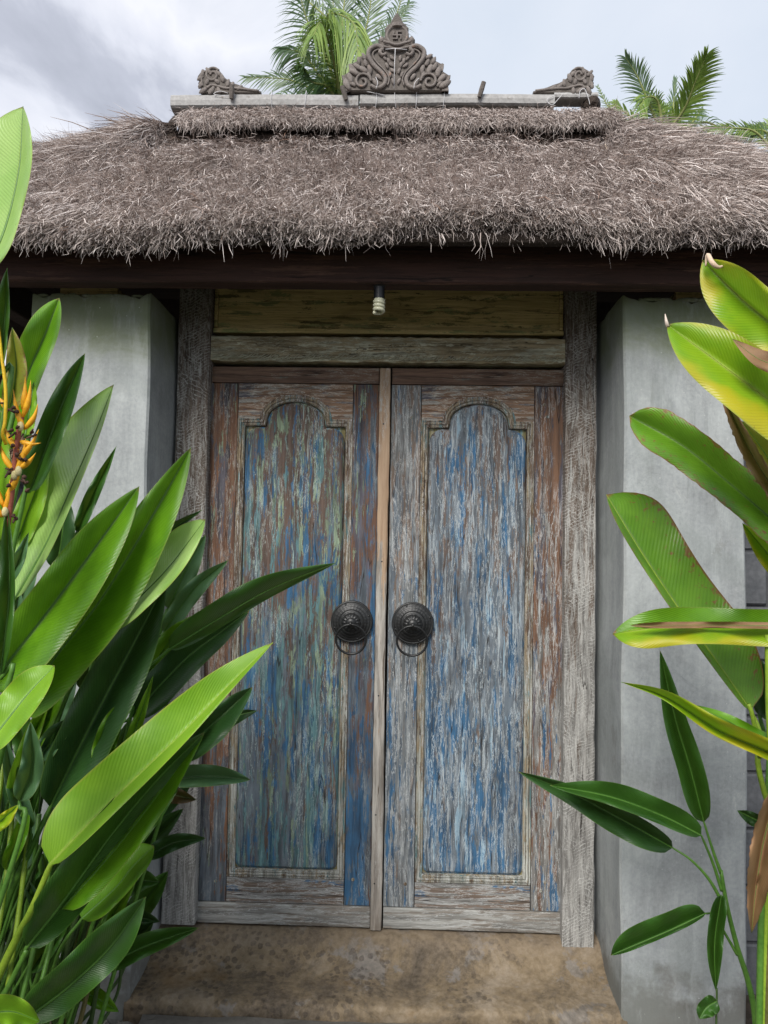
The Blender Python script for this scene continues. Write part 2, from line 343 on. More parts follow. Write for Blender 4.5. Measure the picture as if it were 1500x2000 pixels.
def simple(name, c0, c1, scale=8, rough=.8, bs=.4, bd=.004, spec=.35, det=6, metal=0, extra=None):
    g = G(name); v = g.obj(); a = g.noise(v, scale, det, .65, .3); c = g.ramp(a, [(.32, c0), (.68, c1)])
    f = g.noise(v, scale*9, 4, .6); c = g.mix(.3, c, g.ramp(f, [(.3, tuple(k*.6 for k in c0)), (.7, tuple(min(1, k*1.3) for k in c1))]))
    if extra: c = g.mix(g.step(g.noise(g.map(v, loc=(5, 3, 1)), extra[1], 5, .7), extra[2], extra[2]+.1), c, extra[0])
    return g.out(c, rough, g.math('ADD', a, g.math('MULTIPLY', f, .4)), bs, bd, spec=spec, metal=metal)
m_slab = simple('grey_path_slab', (.09, .085, .075), (.16, .15, .135), 5)
m_soil = simple('dark_soil', (.025, .02, .015), (.075, .058, .042), 9, bs=.8, bd=.02)
m_peb = simple('pebble_grey', (.10, .095, .085), (.26, .245, .22), 20)
m_litter = simple('dry_litter', (.16, .09, .05), (.32, .21, .13), 20)
m_block = simple('dark_grey_block', (.055, .06, .068), (.12, .125, .135), 7, bs=.6)
m_mort = simple('dark_mortar', (.05, .053, .058), (.09, .093, .10), 20)
m_pole = simple('weathered_cement_ridge', (.27, .265, .26), (.42, .415, .41), 9, extra=((.17, .15, .13), 12, .60))
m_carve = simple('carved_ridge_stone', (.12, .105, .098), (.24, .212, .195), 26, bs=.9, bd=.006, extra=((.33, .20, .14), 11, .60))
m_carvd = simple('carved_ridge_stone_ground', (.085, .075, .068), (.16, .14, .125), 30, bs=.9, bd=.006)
m_wire = simple('white_tie_wire', (.5, .5, .52), (.7, .7, .72), 30, rough=.5)
m_iron = simple('blackened_iron', (.016, .017, .018), (.045, .046, .047), 60, rough=.42, bs=.35, bd=.001, spec=.6, metal=.55)
m_plas = simple('black_plastic', (.01, .011, .013), (.014, .015, .017), 60, rough=.35, bs=.05, bd=.001)
m_bulb = simple('cream_glass_tube', (.50, .50, .36), (.62, .62, .46), 30, rough=.2, bs=.02, bd=.001, spec=.6)
m_trunk = simple('palm_trunk_bark', (.12, .10, .08), (.22, .19, .15), 12, bs=.8, bd=.02)
m_under = simple('packed_thatch', (.030, .022, .017), (.075, .055, .044), 26, bs=1, bd=.02)
def straw(name, lo, mid, hi):
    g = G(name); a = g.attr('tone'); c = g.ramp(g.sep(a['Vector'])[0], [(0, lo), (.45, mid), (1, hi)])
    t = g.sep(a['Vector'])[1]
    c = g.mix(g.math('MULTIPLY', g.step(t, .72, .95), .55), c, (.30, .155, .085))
    return g.out(c, .75, spec=.35)
m_straw = straw('weathered_thatch_straw', (.10, .076, .068), (.43, .365, .335), (.84, .77, .735))
m_strawd = straw('brown_thatch_straw', (.05, .032, .022), (.13, .085, .055), (.25, .18, .12))

def leafmat(name, base, light, edge, rib, transl=.22, rough=.30, blem=.0, brown=(.20, .09, .035), yel=None):
    g = G(name); uv = g.tc.outputs['UV']; u, v, _ = g.sep(uv); av = g.math('ABSOLUTE', v)
    o = g.obj(); n = g.noise(o, 9, 4, .55)
    c = g.mix(g.step(n, .3, .7), base, light)
    ph = g.math('ADD', g.math('MULTIPLY', u, 300.0), g.math('MULTIPLY', av, -58.0))
    ph = g.math('ADD', ph, g.math('MULTIPLY', g.noise(o, 14, 2, .5), 3.0))
    vein = g.math('SINE', ph); c = g.mix(g.math('MULTIPLY', g.step(vein, .15, 1), .10), c, tuple(min(1, k*1.7+.01) for k in light))
    ph2 = g.math('SINE', g.math('MULTIPLY', ph, .37)); c = g.mix(g.math('MULTIPLY', g.step(ph2, .5, 1), .04), c, tuple(k*.5 for k in base))
    if yel: c = g.mix(g.step(g.math('ADD', g.noise(g.map(o, loc=(3, 3, 3)), 7, 3, .5), g.math('MULTIPLY', av, .20)), .54, .76), c, yel)
    c = g.mix(g.step(av, .93, .985), c, edge); c = g.mix(g.step(av, .055, .025), c, rib)
    if blem:
        bn = g.noise(g.map(uv, scale=(14, 2.0, 1)), 2.4, 7, .75); bm_ = g.math('ADD', bn, g.math('MULTIPLY', av, .13))
        c = g.mix(g.step(bm_, .80-blem*.2, .84-blem*.2), c, brown)
    tipn = g.math('ADD', u, g.math('MULTIPLY', g.noise(o, 40, 3, .6), .03)); c = g.mix(g.step(tipn, .992, 1.012), c, brown)
    dust = g.step(g.noise(o, 160, 3, .7), .64, .76); c = g.mix(g.math('MULTIPLY', dust, .10), c, (.4, .4, .33))
    r = g.math('ADD', g.math('MULTIPLY', g.noise(o, 35, 4, .6), .22), rough-.1)
    h = g.math('ADD', g.math('MULTIPLY', vein, .25), g.noise(o, 24, 3, .5))
    return g.out(c, r, h, .35, .0022, spec=.5, transl=transl, tcol=g.mix(.5, c, (.35, .55, .04)))
LM = {
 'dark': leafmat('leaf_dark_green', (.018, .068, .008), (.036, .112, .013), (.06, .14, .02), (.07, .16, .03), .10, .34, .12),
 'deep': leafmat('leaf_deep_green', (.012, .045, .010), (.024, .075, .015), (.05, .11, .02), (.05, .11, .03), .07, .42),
 'mid': leafmat('leaf_mid_green', (.065, .185, .006), (.125, .30, .010), (.15, .24, .03), (.12, .25, .05), .20, .34, .16),
 'bright': leafmat('leaf_bright_green', (.145, .33, .012), (.23, .44, .026), (.30, .40, .05), (.26, .42, .06), .30, .36, .10),
 'pale': leafmat('leaf_pale_green', (.26, .47, .10), (.38, .58, .17), (.34, .40, .09), (.30, .45, .09), .30, .30),
 'grey': leafmat('leaf_grey_green', (.045, .115, .050), (.075, .165, .070), (.12, .20, .06), (.14, .24, .08), .15, .45),
 'yellow': leafmat('leaf_yellow_green', (.15, .33, .008), (.25, .42, .010), (.33, .36, .04), (.32, .38, .03), .32, .38, .25, yel=(.46, .42, .014)),
 'worn': leafmat('leaf_green_brown_spots', (.075, .20, .010), (.13, .29, .018), (.20, .10, .03), (.15, .25, .05), .24, .38, .75),
 'dry': leafmat('leaf_dry_brown', (.17, .085, .04), (.34, .20, .105), (.20, .09, .045), (.30, .19, .10), .15, .6, .3),
 'drygreen': leafmat('leaf_half_dry', (.16, .19, .02), (.26, .25, .03), (.25, .11, .04), (.30, .28, .06), .25, .5, .9),
 'rust': leafmat('leaf_dark_rusty', (.035, .05, .012), (.08, .045, .018), (.12, .05, .02), (.10, .10, .03), .1, .4, .8),
}
m_stalkg = simple('green_stalk', (.045, .13, .018), (.10, .22, .035), 14, rough=.4, bs=.1, bd=.001)
m_stalky = simple('yellow_green_stalk', (.14, .25, .02), (.25, .36, .035), 14, rough=.4, bs=.1, bd=.001)
m_stalkd = simple('dark_stalk', (.03, .06, .018), (.06, .11, .03), 14, rough=.5, bs=.1, bd=.001)
m_sheath = simple('brown_green_sheath', (.07, .08, .02), (.17, .13, .055), 14, rough=.55, bs=.4, bd=.003, extra=((.14, .22, .03), 9, .52))
m_fstem = simple('red_flower_stem', (.22, .045, .03), (.32, .10, .055), 20, rough=.5)
m_bract = simple('orange_bract', (.66, .27, .010), (.84, .46, .025), 22, rough=.4, bs=.1)
m_bud = simple('dark_withered_flower', (.03, .018, .014), (.10, .05, .03), 50, rough=.8)
m_cream = simple('cream_floret', (.45, .38, .16), (.62, .55, .30), 40)
m_ytend = simple('yellow_bract_ribbon', (.58, .36, .01), (.72, .50, .02), 20, rough=.4)
def palmmat(name, a, b):
    g = G(name); t = g.attr('tone'); c = g.mix(g.sep(t['Vector'])[0], a, b); return g.out(c, .45, spec=.45, transl=.28, tcol=g.mix(.5, c, (.3, .45, .08)))
m_palmd = palmmat('palm_leaflet_dark', (.022, .075, .022), (.075, .15, .05)); m_palml = palmmat('palm_leaflet_light', (.10, .20, .035), (.24, .34, .07))
m_palmg = palmmat('palm_leaflet_grey', (.05, .11, .055), (.15, .22, .13)); m_rach = simple('palm_midrib', (.16, .20, .06), (.30, .32, .12), 14)
# ---------------------------------------------------------------- setting: ground, path, step
def ground():
    n = 60; V = []; F = []
    xs = sorted(set([-300, -80, -25, -8] + [-3+6*i/n for i in range(n+1)] + [8, 25, 80, 300]))
    ys = sorted(set([-120, -40, -12, -5] + [-2.6+5.2*i/n for i in range(n+1)] + [8, 25, 90, 400]))
    for y in ys:
        for x in xs:
            z = -.045 + (.03*math.sin(x*5.1+y*3.3)*math.sin(x*2.2-y*6.1) + random.uniform(-.008, .008) if abs(x) < 3 and abs(y) < 2.6 else 0)
            V.append((x, y, z))
    m = len(xs)
    for j in range(len(ys)-1):
        for i in range(m-1): F.append((j*m+i, j*m+i+1, (j+1)*m+i+1, (j+1)*m+i))
    o = mesh('ground', V, F, m_soil, smooth=True); o['kind'] = 'structure'
ground()
DXL, DXR = -.727, .575; DZB, DZT = CH-1.365, CH+.647
# pebbles and dry bits on the soil: uncountable
def pebbles(name, mat, n, regions, s0, s1, flat):
    V = []; F = []
    for _ in range(n):
        r = random.choice(regions); x = random.uniform(r[0], r[1]); y = random.uniform(r[2], r[3]); s = random.uniform(s0, s1); o = len(V)
        a = random.uniform(0, 6.28); k = 6
        hh = s*random.uniform(.3, .6)*(0.3 if flat else 1); z = -.03
        for i in range(k):
            t = a+2*math.pi*i/k; rr = s*random.uniform(.6, 1)*(1 if not flat else (1.6 if i % 3 == 0 else .5)); V.append((x+rr*math.cos(t), y+rr*math.sin(t), z))
        for i in range(k):
            t = a+2*math.pi*i/k; rr = s*.6; V.append((x+rr*math.cos(t), y+rr*math.sin(t), z+hh+random.uniform(0, .2)*hh))
        for i in range(k): F.append((o+i, o+(i+1) % k, o+k+(i+1) % k, o+k+i))
        F.append(tuple(o+k+i for i in range(k)))
    q = mesh(name, V, F, mat); q['kind'] = 'stuff'; q['label'] = {'gravel': 'small grey stones scattered over the dark soil', 'leaf_litter': 'dry brown leaf scraps on the soil'}[name]
    q['category'] = {'gravel': 'gravel', 'leaf_litter': 'leaf litter'}[name]
regs = [(-1.8, -.87, -1.6, .0), (.72, 1.8, -1.6, -.28)]
pebbles('gravel', m_peb, 900, regs, .006, .028, False); pebbles('leaf_litter', m_litter, 420, regs, .012, .04, True)
# path slabs in front of the step
pt = thing('path_slab', 'grey stone slab in front of the brown step, at the bottom edge', 'slab', (-.08, -.7, 0))
def slab(name, x0, x1, y0, y1, z0, z1, mat, parent, nx=26, ny=16, amp=.003, bev=.012):
    V = []; F = []
    for j in range(ny+1):
        for i in range(nx+1):
            x = x0+(x1-x0)*i/nx; y = y0+(y1-y0)*j/ny
            e = min(i, nx-i, j, ny-j); z = z1+random.uniform(-amp, amp)-(bev*.7 if e == 0 else 0)
            V.append((x+random.uniform(-amp, amp), y+random.uniform(-amp, amp), z))
    n = len(V); ring = [(i, 0) for i in range(nx)]+[(nx, j) for j in range(ny)]+[(i, ny) for i in range(nx, 0, -1)]+[(0, j) for j in range(ny, 0, -1)]
    for i, j in ring: v = V[j*(nx+1)+i]; V.append((v[0], v[1], z0))
    for j in range(ny):
        for i in range(nx): F.append((j*(nx+1)+i, j*(nx+1)+i+1, (j+1)*(nx+1)+i+1, (j+1)*(nx+1)+i))
    R_ = len(ring)
    for k in range(R_):
        a = ring[k]; b = ring[(k+1) % R_]; F.append((n+k, n+(k+1) % R_, b[1]*(nx+1)+b[0], a[1]*(nx+1)+a[0]))
    return mesh(name, V, F, mat, parent, smooth=False)
slab('slab_stone', -.80, .76, -.98, -.318, -.06, .014, m_slab, pt)
# the threshold: worn profile from under the door down to the front lip
st = thing('stone_step', 'stained brown sandstone step under the blue double door', 'step', (-.08, -.17, 0))
def step_mesh():
    from mathutils import noise as mn
    prof0 = [(.16, .128), (.03, .128), (-.015, .124), (-.045, .112), (-.075, .090), (-.11, .066), (-.15, .053), (-.20, .048), (-.25, .046), (-.285, .044), (-.302, .036), (-.308, .015), (-.309, -.06)]
    prof = [tuple(p)[1:] for p in crom([(0, a, b) for a, b in prof0], 6)]
    nx = 260; V = []; F = []
    for (y, z) in prof:
        for i in range(nx+1):
            t = i/nx; x = -.868+t*(1.585); q = Vector((x, y, z))
            h = .0035*mn.fractal(q*9, 1, 2, 4)+.0016*mn.noise(q*60)+.0010*mn.noise(q*140)
            pit = mn.noise(q*38+Vector((5, 1, 2))); h -= .004*max(0, pit-.35)
            e = max(0, min(1, (-.20-y)/.09)); ch = e*(.012*mn.fractal(q*6+Vector((9, 3, 1)), 1, 2, 5)+.008*max(0, mn.noise(q*22)-.2))
            V.append((x, y+ch+h*e, z+(h if z > -.03 else 0)-abs(ch)*.35*e))
    for j in range(len(prof)-1):
        for i in range(nx): a = j*(nx+1)+i; F.append((a, a+nx+1, a+nx+2, a+1))
    b = len(V)
    for j, (y, z) in enumerate(prof): V.append((-.868, y, -.06)); V.append((.717, y, -.06))
    for j in range(len(prof)-2):
        a = j*(nx+1); F.append((a, b+2*j, b+2*j+2, a+nx+1)); a += nx; F.append((a, a+nx+1, b+2*j+3, b+2*j+1))
    return mesh('step_stone', V, F, m_step, st, smooth=True)
step_mesh()
for (x, y, s, lb) in ((-.845, -.375, .045, 'largest dark stone, touching the left corner of the step'), (-.81, -.43, .03, 'small dark stone nearest the grey path slab at its left corner'), (-.88, -.46, .035, 'middle sized dark stone on the soil under the leaves, leftmost of the three')):
    bm = bmesh.new(); bmesh.ops.create_icosphere(bm, subdivisions=2, radius=s)
    for v in bm.verts: v.co = Vector((v.co.x*random.uniform(.9, 1.1)+x, v.co.y*random.uniform(.9, 1.1)+y, v.co.z*.6*random.uniform(.9, 1.1)-.02))
    q = bmobj('stone', bm, m_peb, None, label=lb , smooth=False); q['category'] = 'stone'; q['group'] = 'stones at the left corner of the step'
# ---------------------------------------------------------------- rendered pillars
def pillar(label, x0, x1, mat, inner):
    t = thing('pillar', label, 'pillar', ((x0+x1)/2, 0, 0))
    y0, y1 = -.30, .34; z1 = CH+.806
    # grid box with uneven top, slightly wavy faces, a soft arris
    bm = bmesh.new(); n = 26; levels = [-.08+ (z1+.08)*k/46 for k in range(47)]
    per = []
    def edge(a, b, k): return [(a[0]+(b[0]-a[0])*i/k, a[1]+(b[1]-a[1])*i/k) for i in range(k)]
    c = .007
    P = [(x0+c, y0), (x1-c, y0), (x1, y0+c), (x1, y1-c), (x1-c, y1), (x0+c, y1), (x0, y1-c), (x0, y0+c)]
    for i in range(8): per += edge(P[i], P[(i+1) % 8], n if i % 2 == 0 and i in (0, 4) else (14 if i in (2, 6) else 2))
    rows = []
    for li, z in enumerate(levels):
        row = []
        for (x, y) in per:
            dx = .0035*math.sin(z*3.1+x*4)+.002*math.sin(z*11+x*17); dy = .0035*math.sin(z*2.3+x*9)+.002*math.sin(z*9.3+x*13)
            zz = z
            if li == len(levels)-1: zz += .007*math.sin(x*41+y*7)+.005*math.sin(x*97+3)+random.uniform(-.004, .004); dy += .004
            row.append(bm.verts.new((x+dx, y+dy, zz)))
        rows.append(row)
    m = len(per)
    for a, b in zip(rows, rows[1:]):
        for i in range(m): bm.faces.new((a[i], a[(i+1) % m], b[(i+1) % m], b[i]))
    cv = bm.verts.new(((x0+x1)/2, (y0+y1)/2, z1+.012)); r = rows[-1]
    for i in range(m): bm.faces.new((r[i], r[(i+1) % m], cv))
    bmobj('shaft', bm, mat, t, smooth=False)
    # mortar lumps squeezed out along the head
    it = []
    for _ in range(16):
        x = random.uniform(x0+.02, x1-.02); s = random.uniform(.006, .014); b2 = bmesh.new(); bmesh.ops.create_icosphere(b2, subdivisions=1, radius=s)
        it.append(([(v.co.x*2.2+x, v.co.y+y0+.012, v.co.z*.7+z1+.002) for v in b2.verts], [[v.index for v in f.verts] for f in b2.faces])); b2.free()
    o = multi('mortar_crumbs', it, mat, t); o['kind'] = 'stuff'
    return t
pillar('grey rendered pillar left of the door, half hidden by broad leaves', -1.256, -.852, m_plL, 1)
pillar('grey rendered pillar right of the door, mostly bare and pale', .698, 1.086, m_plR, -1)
# ---------------------------------------------------------------- block walls running off from the pillars
def wall(label, x0, x1, y, ztop, flip):
    t = thing('block_wall', label, 'wall', ((x0+x1)/2, y, 0))
    box('mortar_core', (x0, y+.012, -.08), (x1, y+.13, ztop-.004), m_mort, t, .002, 1)
    h, l = .195, .39; k = 0; z = -.06; shared = {}
    while z < ztop-.05:
        x = x0 - (l/2 if k % 2 else 0)
        while x < x1-.02:
            a = max(x, x0)+.005; b = min(x+l, x1)-.005; zt = min(z+h, ztop)-.009
            if b-a > .03:
                key = (round(b-a, 3), round(zt-z, 3))
                if key not in shared:
                    q = box('block', (a, y, z), (b, y+.14, zt), m_block, t, .006, 1); shared[key] = (q, (a, z))
                else:
                    q0, (a0, z0) = shared[key]; q = q0.copy(); q.parent = t; q.location = (a-a0, random.uniform(-.003, .003), z-z0); COL.objects.link(q)
            x += l
        z += h; k += 1
    return t
wall('dark grey block wall to the right of the right pillar', 1.096, 3.1, -.02, 1.98, 1)
wall('dark grey block wall to the left of the left pillar', -3.2, -1.266, .02, 1.76, -1)
# ---------------------------------------------------------------- door frame
fr = thing('door_frame', 'weathered wooden door frame with whitewashed saw-marked posts and olive transom board', 'door frame', (-.08, 0, 0))
def rough_beam(name, a, b, mat, parent, axis='z', n=40, amp=.0022, bev=.004, label=None):
    bm = bmesh.new(); x0, y0, z0 = a; x1, y1, z1 = b
    rows = []
    c = bev
    for i in range(n+1):
        t = i/n; ph = random.uniform(-1, 1)*amp
        def j(): return random.uniform(-amp, amp)*.6
        if axis == 'z':
            z = z0+(z1-z0)*t; P = [(x0+c, y0), (x1-c, y0), (x1, y0+c), (x1, y1-c), (x1-c, y1), (x0+c, y1), (x0, y1-c), (x0, y0+c)]
            rows.append([bm.verts.new((px_+j()+ph*.3, py_+j(), z)) for px_, py_ in P])
        else:
            x = x0+(x1-x0)*t; P = [(y0+c, z0), (y1-c, z0), (y1, z0+c), (y1, z1-c), (y1-c, z1), (y0+c, z1), (y0, z1-c), (y0, z0+c)]
            rows.append([bm.verts.new((x, py_+j(), pz_+j()+ph*.3)) for py_, pz_ in P])
    for r, s in zip(rows, rows[1:]):
        for i in range(8): bm.faces.new((r[i], r[(i+1) % 8], s[(i+1) % 8], s[i]))
    bm.faces.new(rows[0]); bm.faces.new(list(reversed(rows[-1]))); bmesh.ops.recalc_face_normals(bm, faces=bm.faces)
    return bmobj(name, bm, mat, parent, label=label)
PY = -.045
pl0, pl1 = PX(348, 640, PY).x, PX(409, 700, PY).x; pr0, pr1 = PX(1106, 700, PY).x, PX(1166, 640, PY).x
zb = CH+1.0
rough_beam('post', (pl0, PY, PX(345, 1806, PY).z), (pl1, .06, zb), m_post, fr)
rough_beam('post', (pr0, PY, PX(1128, 1850, PY).z), (pr1, .06, zb), m_post, fr, label='right post, paler and reaching lower than the left one')
rough_beam('lintel', (pl1+.002, -.035, DZT+.010), (pr0-.002, .055, PX(750, 658, -.035).z), m_lint, fr, 'x', 60, .0035)
# ragged pale lip along the lintel's lower edge
it = []
for k in range(150):
    x = pl1+.01+(pr0-pl1-.02)*k/150; it.append(tube_data([(x, -.0375, DZT+.016+random.uniform(0, .006)), (x+random.uniform(.012, .03), -.0385, DZT+.024+random.uniform(0, .014))], [.0022, .0008], 5))
o = multi('torn_fibre', it, simple('pale_torn_wood', (.28, .28, .20), (.46, .46, .36), 40), fr); o['kind'] = 'stuff'
zt0, zt1 = PX(750, 651, -.005).z, CH+1.0
box('transom_sill', (pl1+.003, -.014, PX(750, 652, -.014).z), (pr0-.003, .045, PX(750, 643, -.014).z), m_trans, fr, .0025)
box('transom_board', (pl1+.016, .006, zt0+.016), (pr0-.016, .030, zt1), m_trans, fr, .002)
box('transom_bead', (pl1+.003, -.006, zt0+.017), (pl1+.016, .03, zt1), m_trans, fr, .003); box('transom_bead', (pr0-.016, -.006, zt0+.017), (pr0-.003, .03, zt1), m_trans, fr, .003)
box('rebate', (pl1-.04, .064, DZB-.01), (pr0+.04, .078, zb), m_raft, fr, .001, 1)
for (sx, x) in ((1, DXL-.0035), (-1, DXR+.0035)):
    pass
# ---------------------------------------------------------------- the two door leaves
def opening(xl, xr, zb_, zs, ax0, ax1, zp, n=18, inset=0.0, rc=0.0):
    """outline of the panel: rectangle with shoulders and a raised round head (counter-clockwise from bottom left)"""
    xl += inset; xr -= inset; zb_ += inset; zs -= inset; ax0 += inset*.9; ax1 -= inset*.9; zp -= inset*.9
    def corner(cx, cz, a0, r): return [(cx+r*math.cos(a), cz+r*math.sin(a)) for a in [a0+(math.pi/2)*i/5 for i in range(6)]]
    P = []
    if rc: P += corner(xl+rc*.6, zb_+rc*.6, math.pi, rc*.6)+corner(xr-rc*.6, zb_+rc*.6, 1.5*math.pi, rc*.6)
    else: P += [(xl, zb_), (xr, zb_)]
    if rc:
        r = min(rc*1.35, (xr-ax1)*.95); P += corner(xr-r, zs-r, 0, r)
    else: P += [(xr, zs)]
    P.append((ax1+.0, zs)); cx = (ax0+ax1)/2; rx = (ax1-ax0)/2; z0 = zs+.012
    for i in range(n+1):
        a = math.pi*i/n; P.append((cx+rx*math.cos(a)*(1-.02), z0+(zp-z0)*(math.sin(a)**.92)))
    P.append((ax0, zs))
    if rc:
        r = min(rc*1.35, (ax0-xl)*.95); P += corner(xl+r, zs-r, math.pi/2, r)
    else: P += [(xl, zs)]
    return P
def fill(name, P, y0, y1, mat, parent, bev=.0):
    """prism of an x-z outline, front face at y0, with a sloping margin if bev"""
    bm = bmesh.new(); f = [bm.verts.new((x, y0, z)) for x, z in P]; face = bm.faces.new(f)
    r = bmesh.ops.extrude_face_region(bm, geom=[face])
    for v in r['geom']:
        if isinstance(v, bmesh.types.BMVert): v.co.y = y1
    bmesh.ops.recalc_face_normals(bm, faces=bm.faces)
    fs = [q for q in bm.faces if all(abs(v.co.y-y0) < 1e-6 for v in q.verts)]
    if bev:
        bmesh.ops.inset_region(bm, faces=fs, thickness=bev[0], depth=bev[1], use_even_offset=True)
        fs = [q for q in bm.faces if len(q.verts) > 8]
    bmesh.ops.triangulate(bm, faces=[q for q in bm.faces if len(q.verts) > 4])
    return bmobj(name, bm, mat, parent)
def sweep_outline(P, prof, y):
    """closed moulding: profile (out, proud) swept round outline P with mitred corners"""
    n = len(P); V = []; F = []; k = len(prof)
    # area sign for the outward side
    A = sum(P[i][0]*P[(i+1) % n][1]-P[(i+1) % n][0]*P[i][1] for i in range(n)); s = 1 if A > 0 else -1
    for i in range(n):
        a, b, c = Vector(P[i-1]), Vector(P[i]), Vector(P[(i+1) % n])
        d1 = (b-a).normalized(); d2 = (c-b).normalized()
        n1 = Vector((d1.y, -d1.x))*s; n2 = Vector((d2.y, -d2.x))*s; m_ = (n1+n2); m_ = m_.normalized() if m_.length > 1e-6 else n1
        q = 1/max(.45, m_.dot(n1))
        for (o_, p_) in prof: V.append((b.x+m_.x*o_*q, y-p_, b.y+m_.y*o_*q))
    for i in range(n):
        j = (i+1) % n
        for t in range(k-1): F.append((i*k+t, i*k+t+1, j*k+t+1, j*k+t))
    return V, F
def bead(c, r, n=5): return [(c-r*math.cos(math.pi*i/n), .0+r*1.15*math.sin(math.pi*i/n)) for i in range(n+1)]
def lathe_y(cx, cz, y, prof, n=40, mod=None):
    V = []; F = []; k = len(prof)
    for i in range(n):
        a = 2*math.pi*i/n
        for t, (r, p) in enumerate(prof):
            rr, pp = (r, p) if mod is None else mod(a, r, p)
            V.append((cx+rr*math.cos(a), y-pp, cz+rr*math.sin(a)))
    for i in range(n):
        j = (i+1) % n
        for t in range(k-1): F.append((i*k+t, j*k+t, j*k+t+1, i*k+t+1))
    return V, F
def knocker(parent, cx, cz, cr):
    prof = [(.0755, -.0105), (.0755, .004), (.0735, .0065), (.070, .0065), (.068, .005), (.066, .008), (.062, .0105), (.058, .0095), (.0555, .013), (.050, .016), (.047, .0155), (.045, .021), (.041, .0255), (.037, .0265), (.0345, .026), (.033, .0325), (.028, .039), (.022, .0425), (.019, .0425), (.0175, .046), (.012, .050), (.006, .052), (.0005, .0525)]
    def mod(a, r, p):
        if .020 < r < .034: return r*(1+.02*math.cos(a*14)), p+.0013*math.cos(a*14)
        if .044 < r < .063: return r, p+.0006*math.cos(a*30)
        return r, p
    V, F = lathe_y(cx, cz, -.0105, prof, 84, mod); k = mesh('knocker', V, F, m_iron, parent, smooth=True)
    it = []
    for i in range(4):
        a = math.radians(20+90*i); V, F = lathe_y(cx+.0645*math.cos(a), cz+.0645*math.sin(a), -.0165, [(.0045, 0), (.0042, .003), (.002, .0048), (.0003, .005)], 10); it.append((V, F))
    multi('rivet', it, m_iron, k)['kind'] = 'stuff'
    # boss: ball with the eye that holds the ring
    b2 = bmesh.new(); bmesh.ops.create_uvsphere(b2, u_segments=14, v_segments=10, radius=.0088)
    for v in b2.verts: v.co = Vector((v.co.x+cx, v.co.y*1.3-.0665, v.co.z+cz-.002))
    bmobj('boss', b2, m_iron, k, smooth=True)
    R_ = .0535; pts = []
    for i in range(48):
        a = 2*math.pi*i/48; z = cz-.004-R_+R_*math.sin(a); lean = .030*(1-math.sin(a))/2
        pts.append((cx+cr+R_*math.cos(a), -.0725+lean*.9, z))
    V, F = tube_data(pts, [.0036+.0009*(1 if i % 1 == 0 else 0)*(1-math.sin(2*math.pi*i/48))/2 for i in range(48)], 8, True)
    mesh('ring', V, F, m_iron, k, smooth=True)
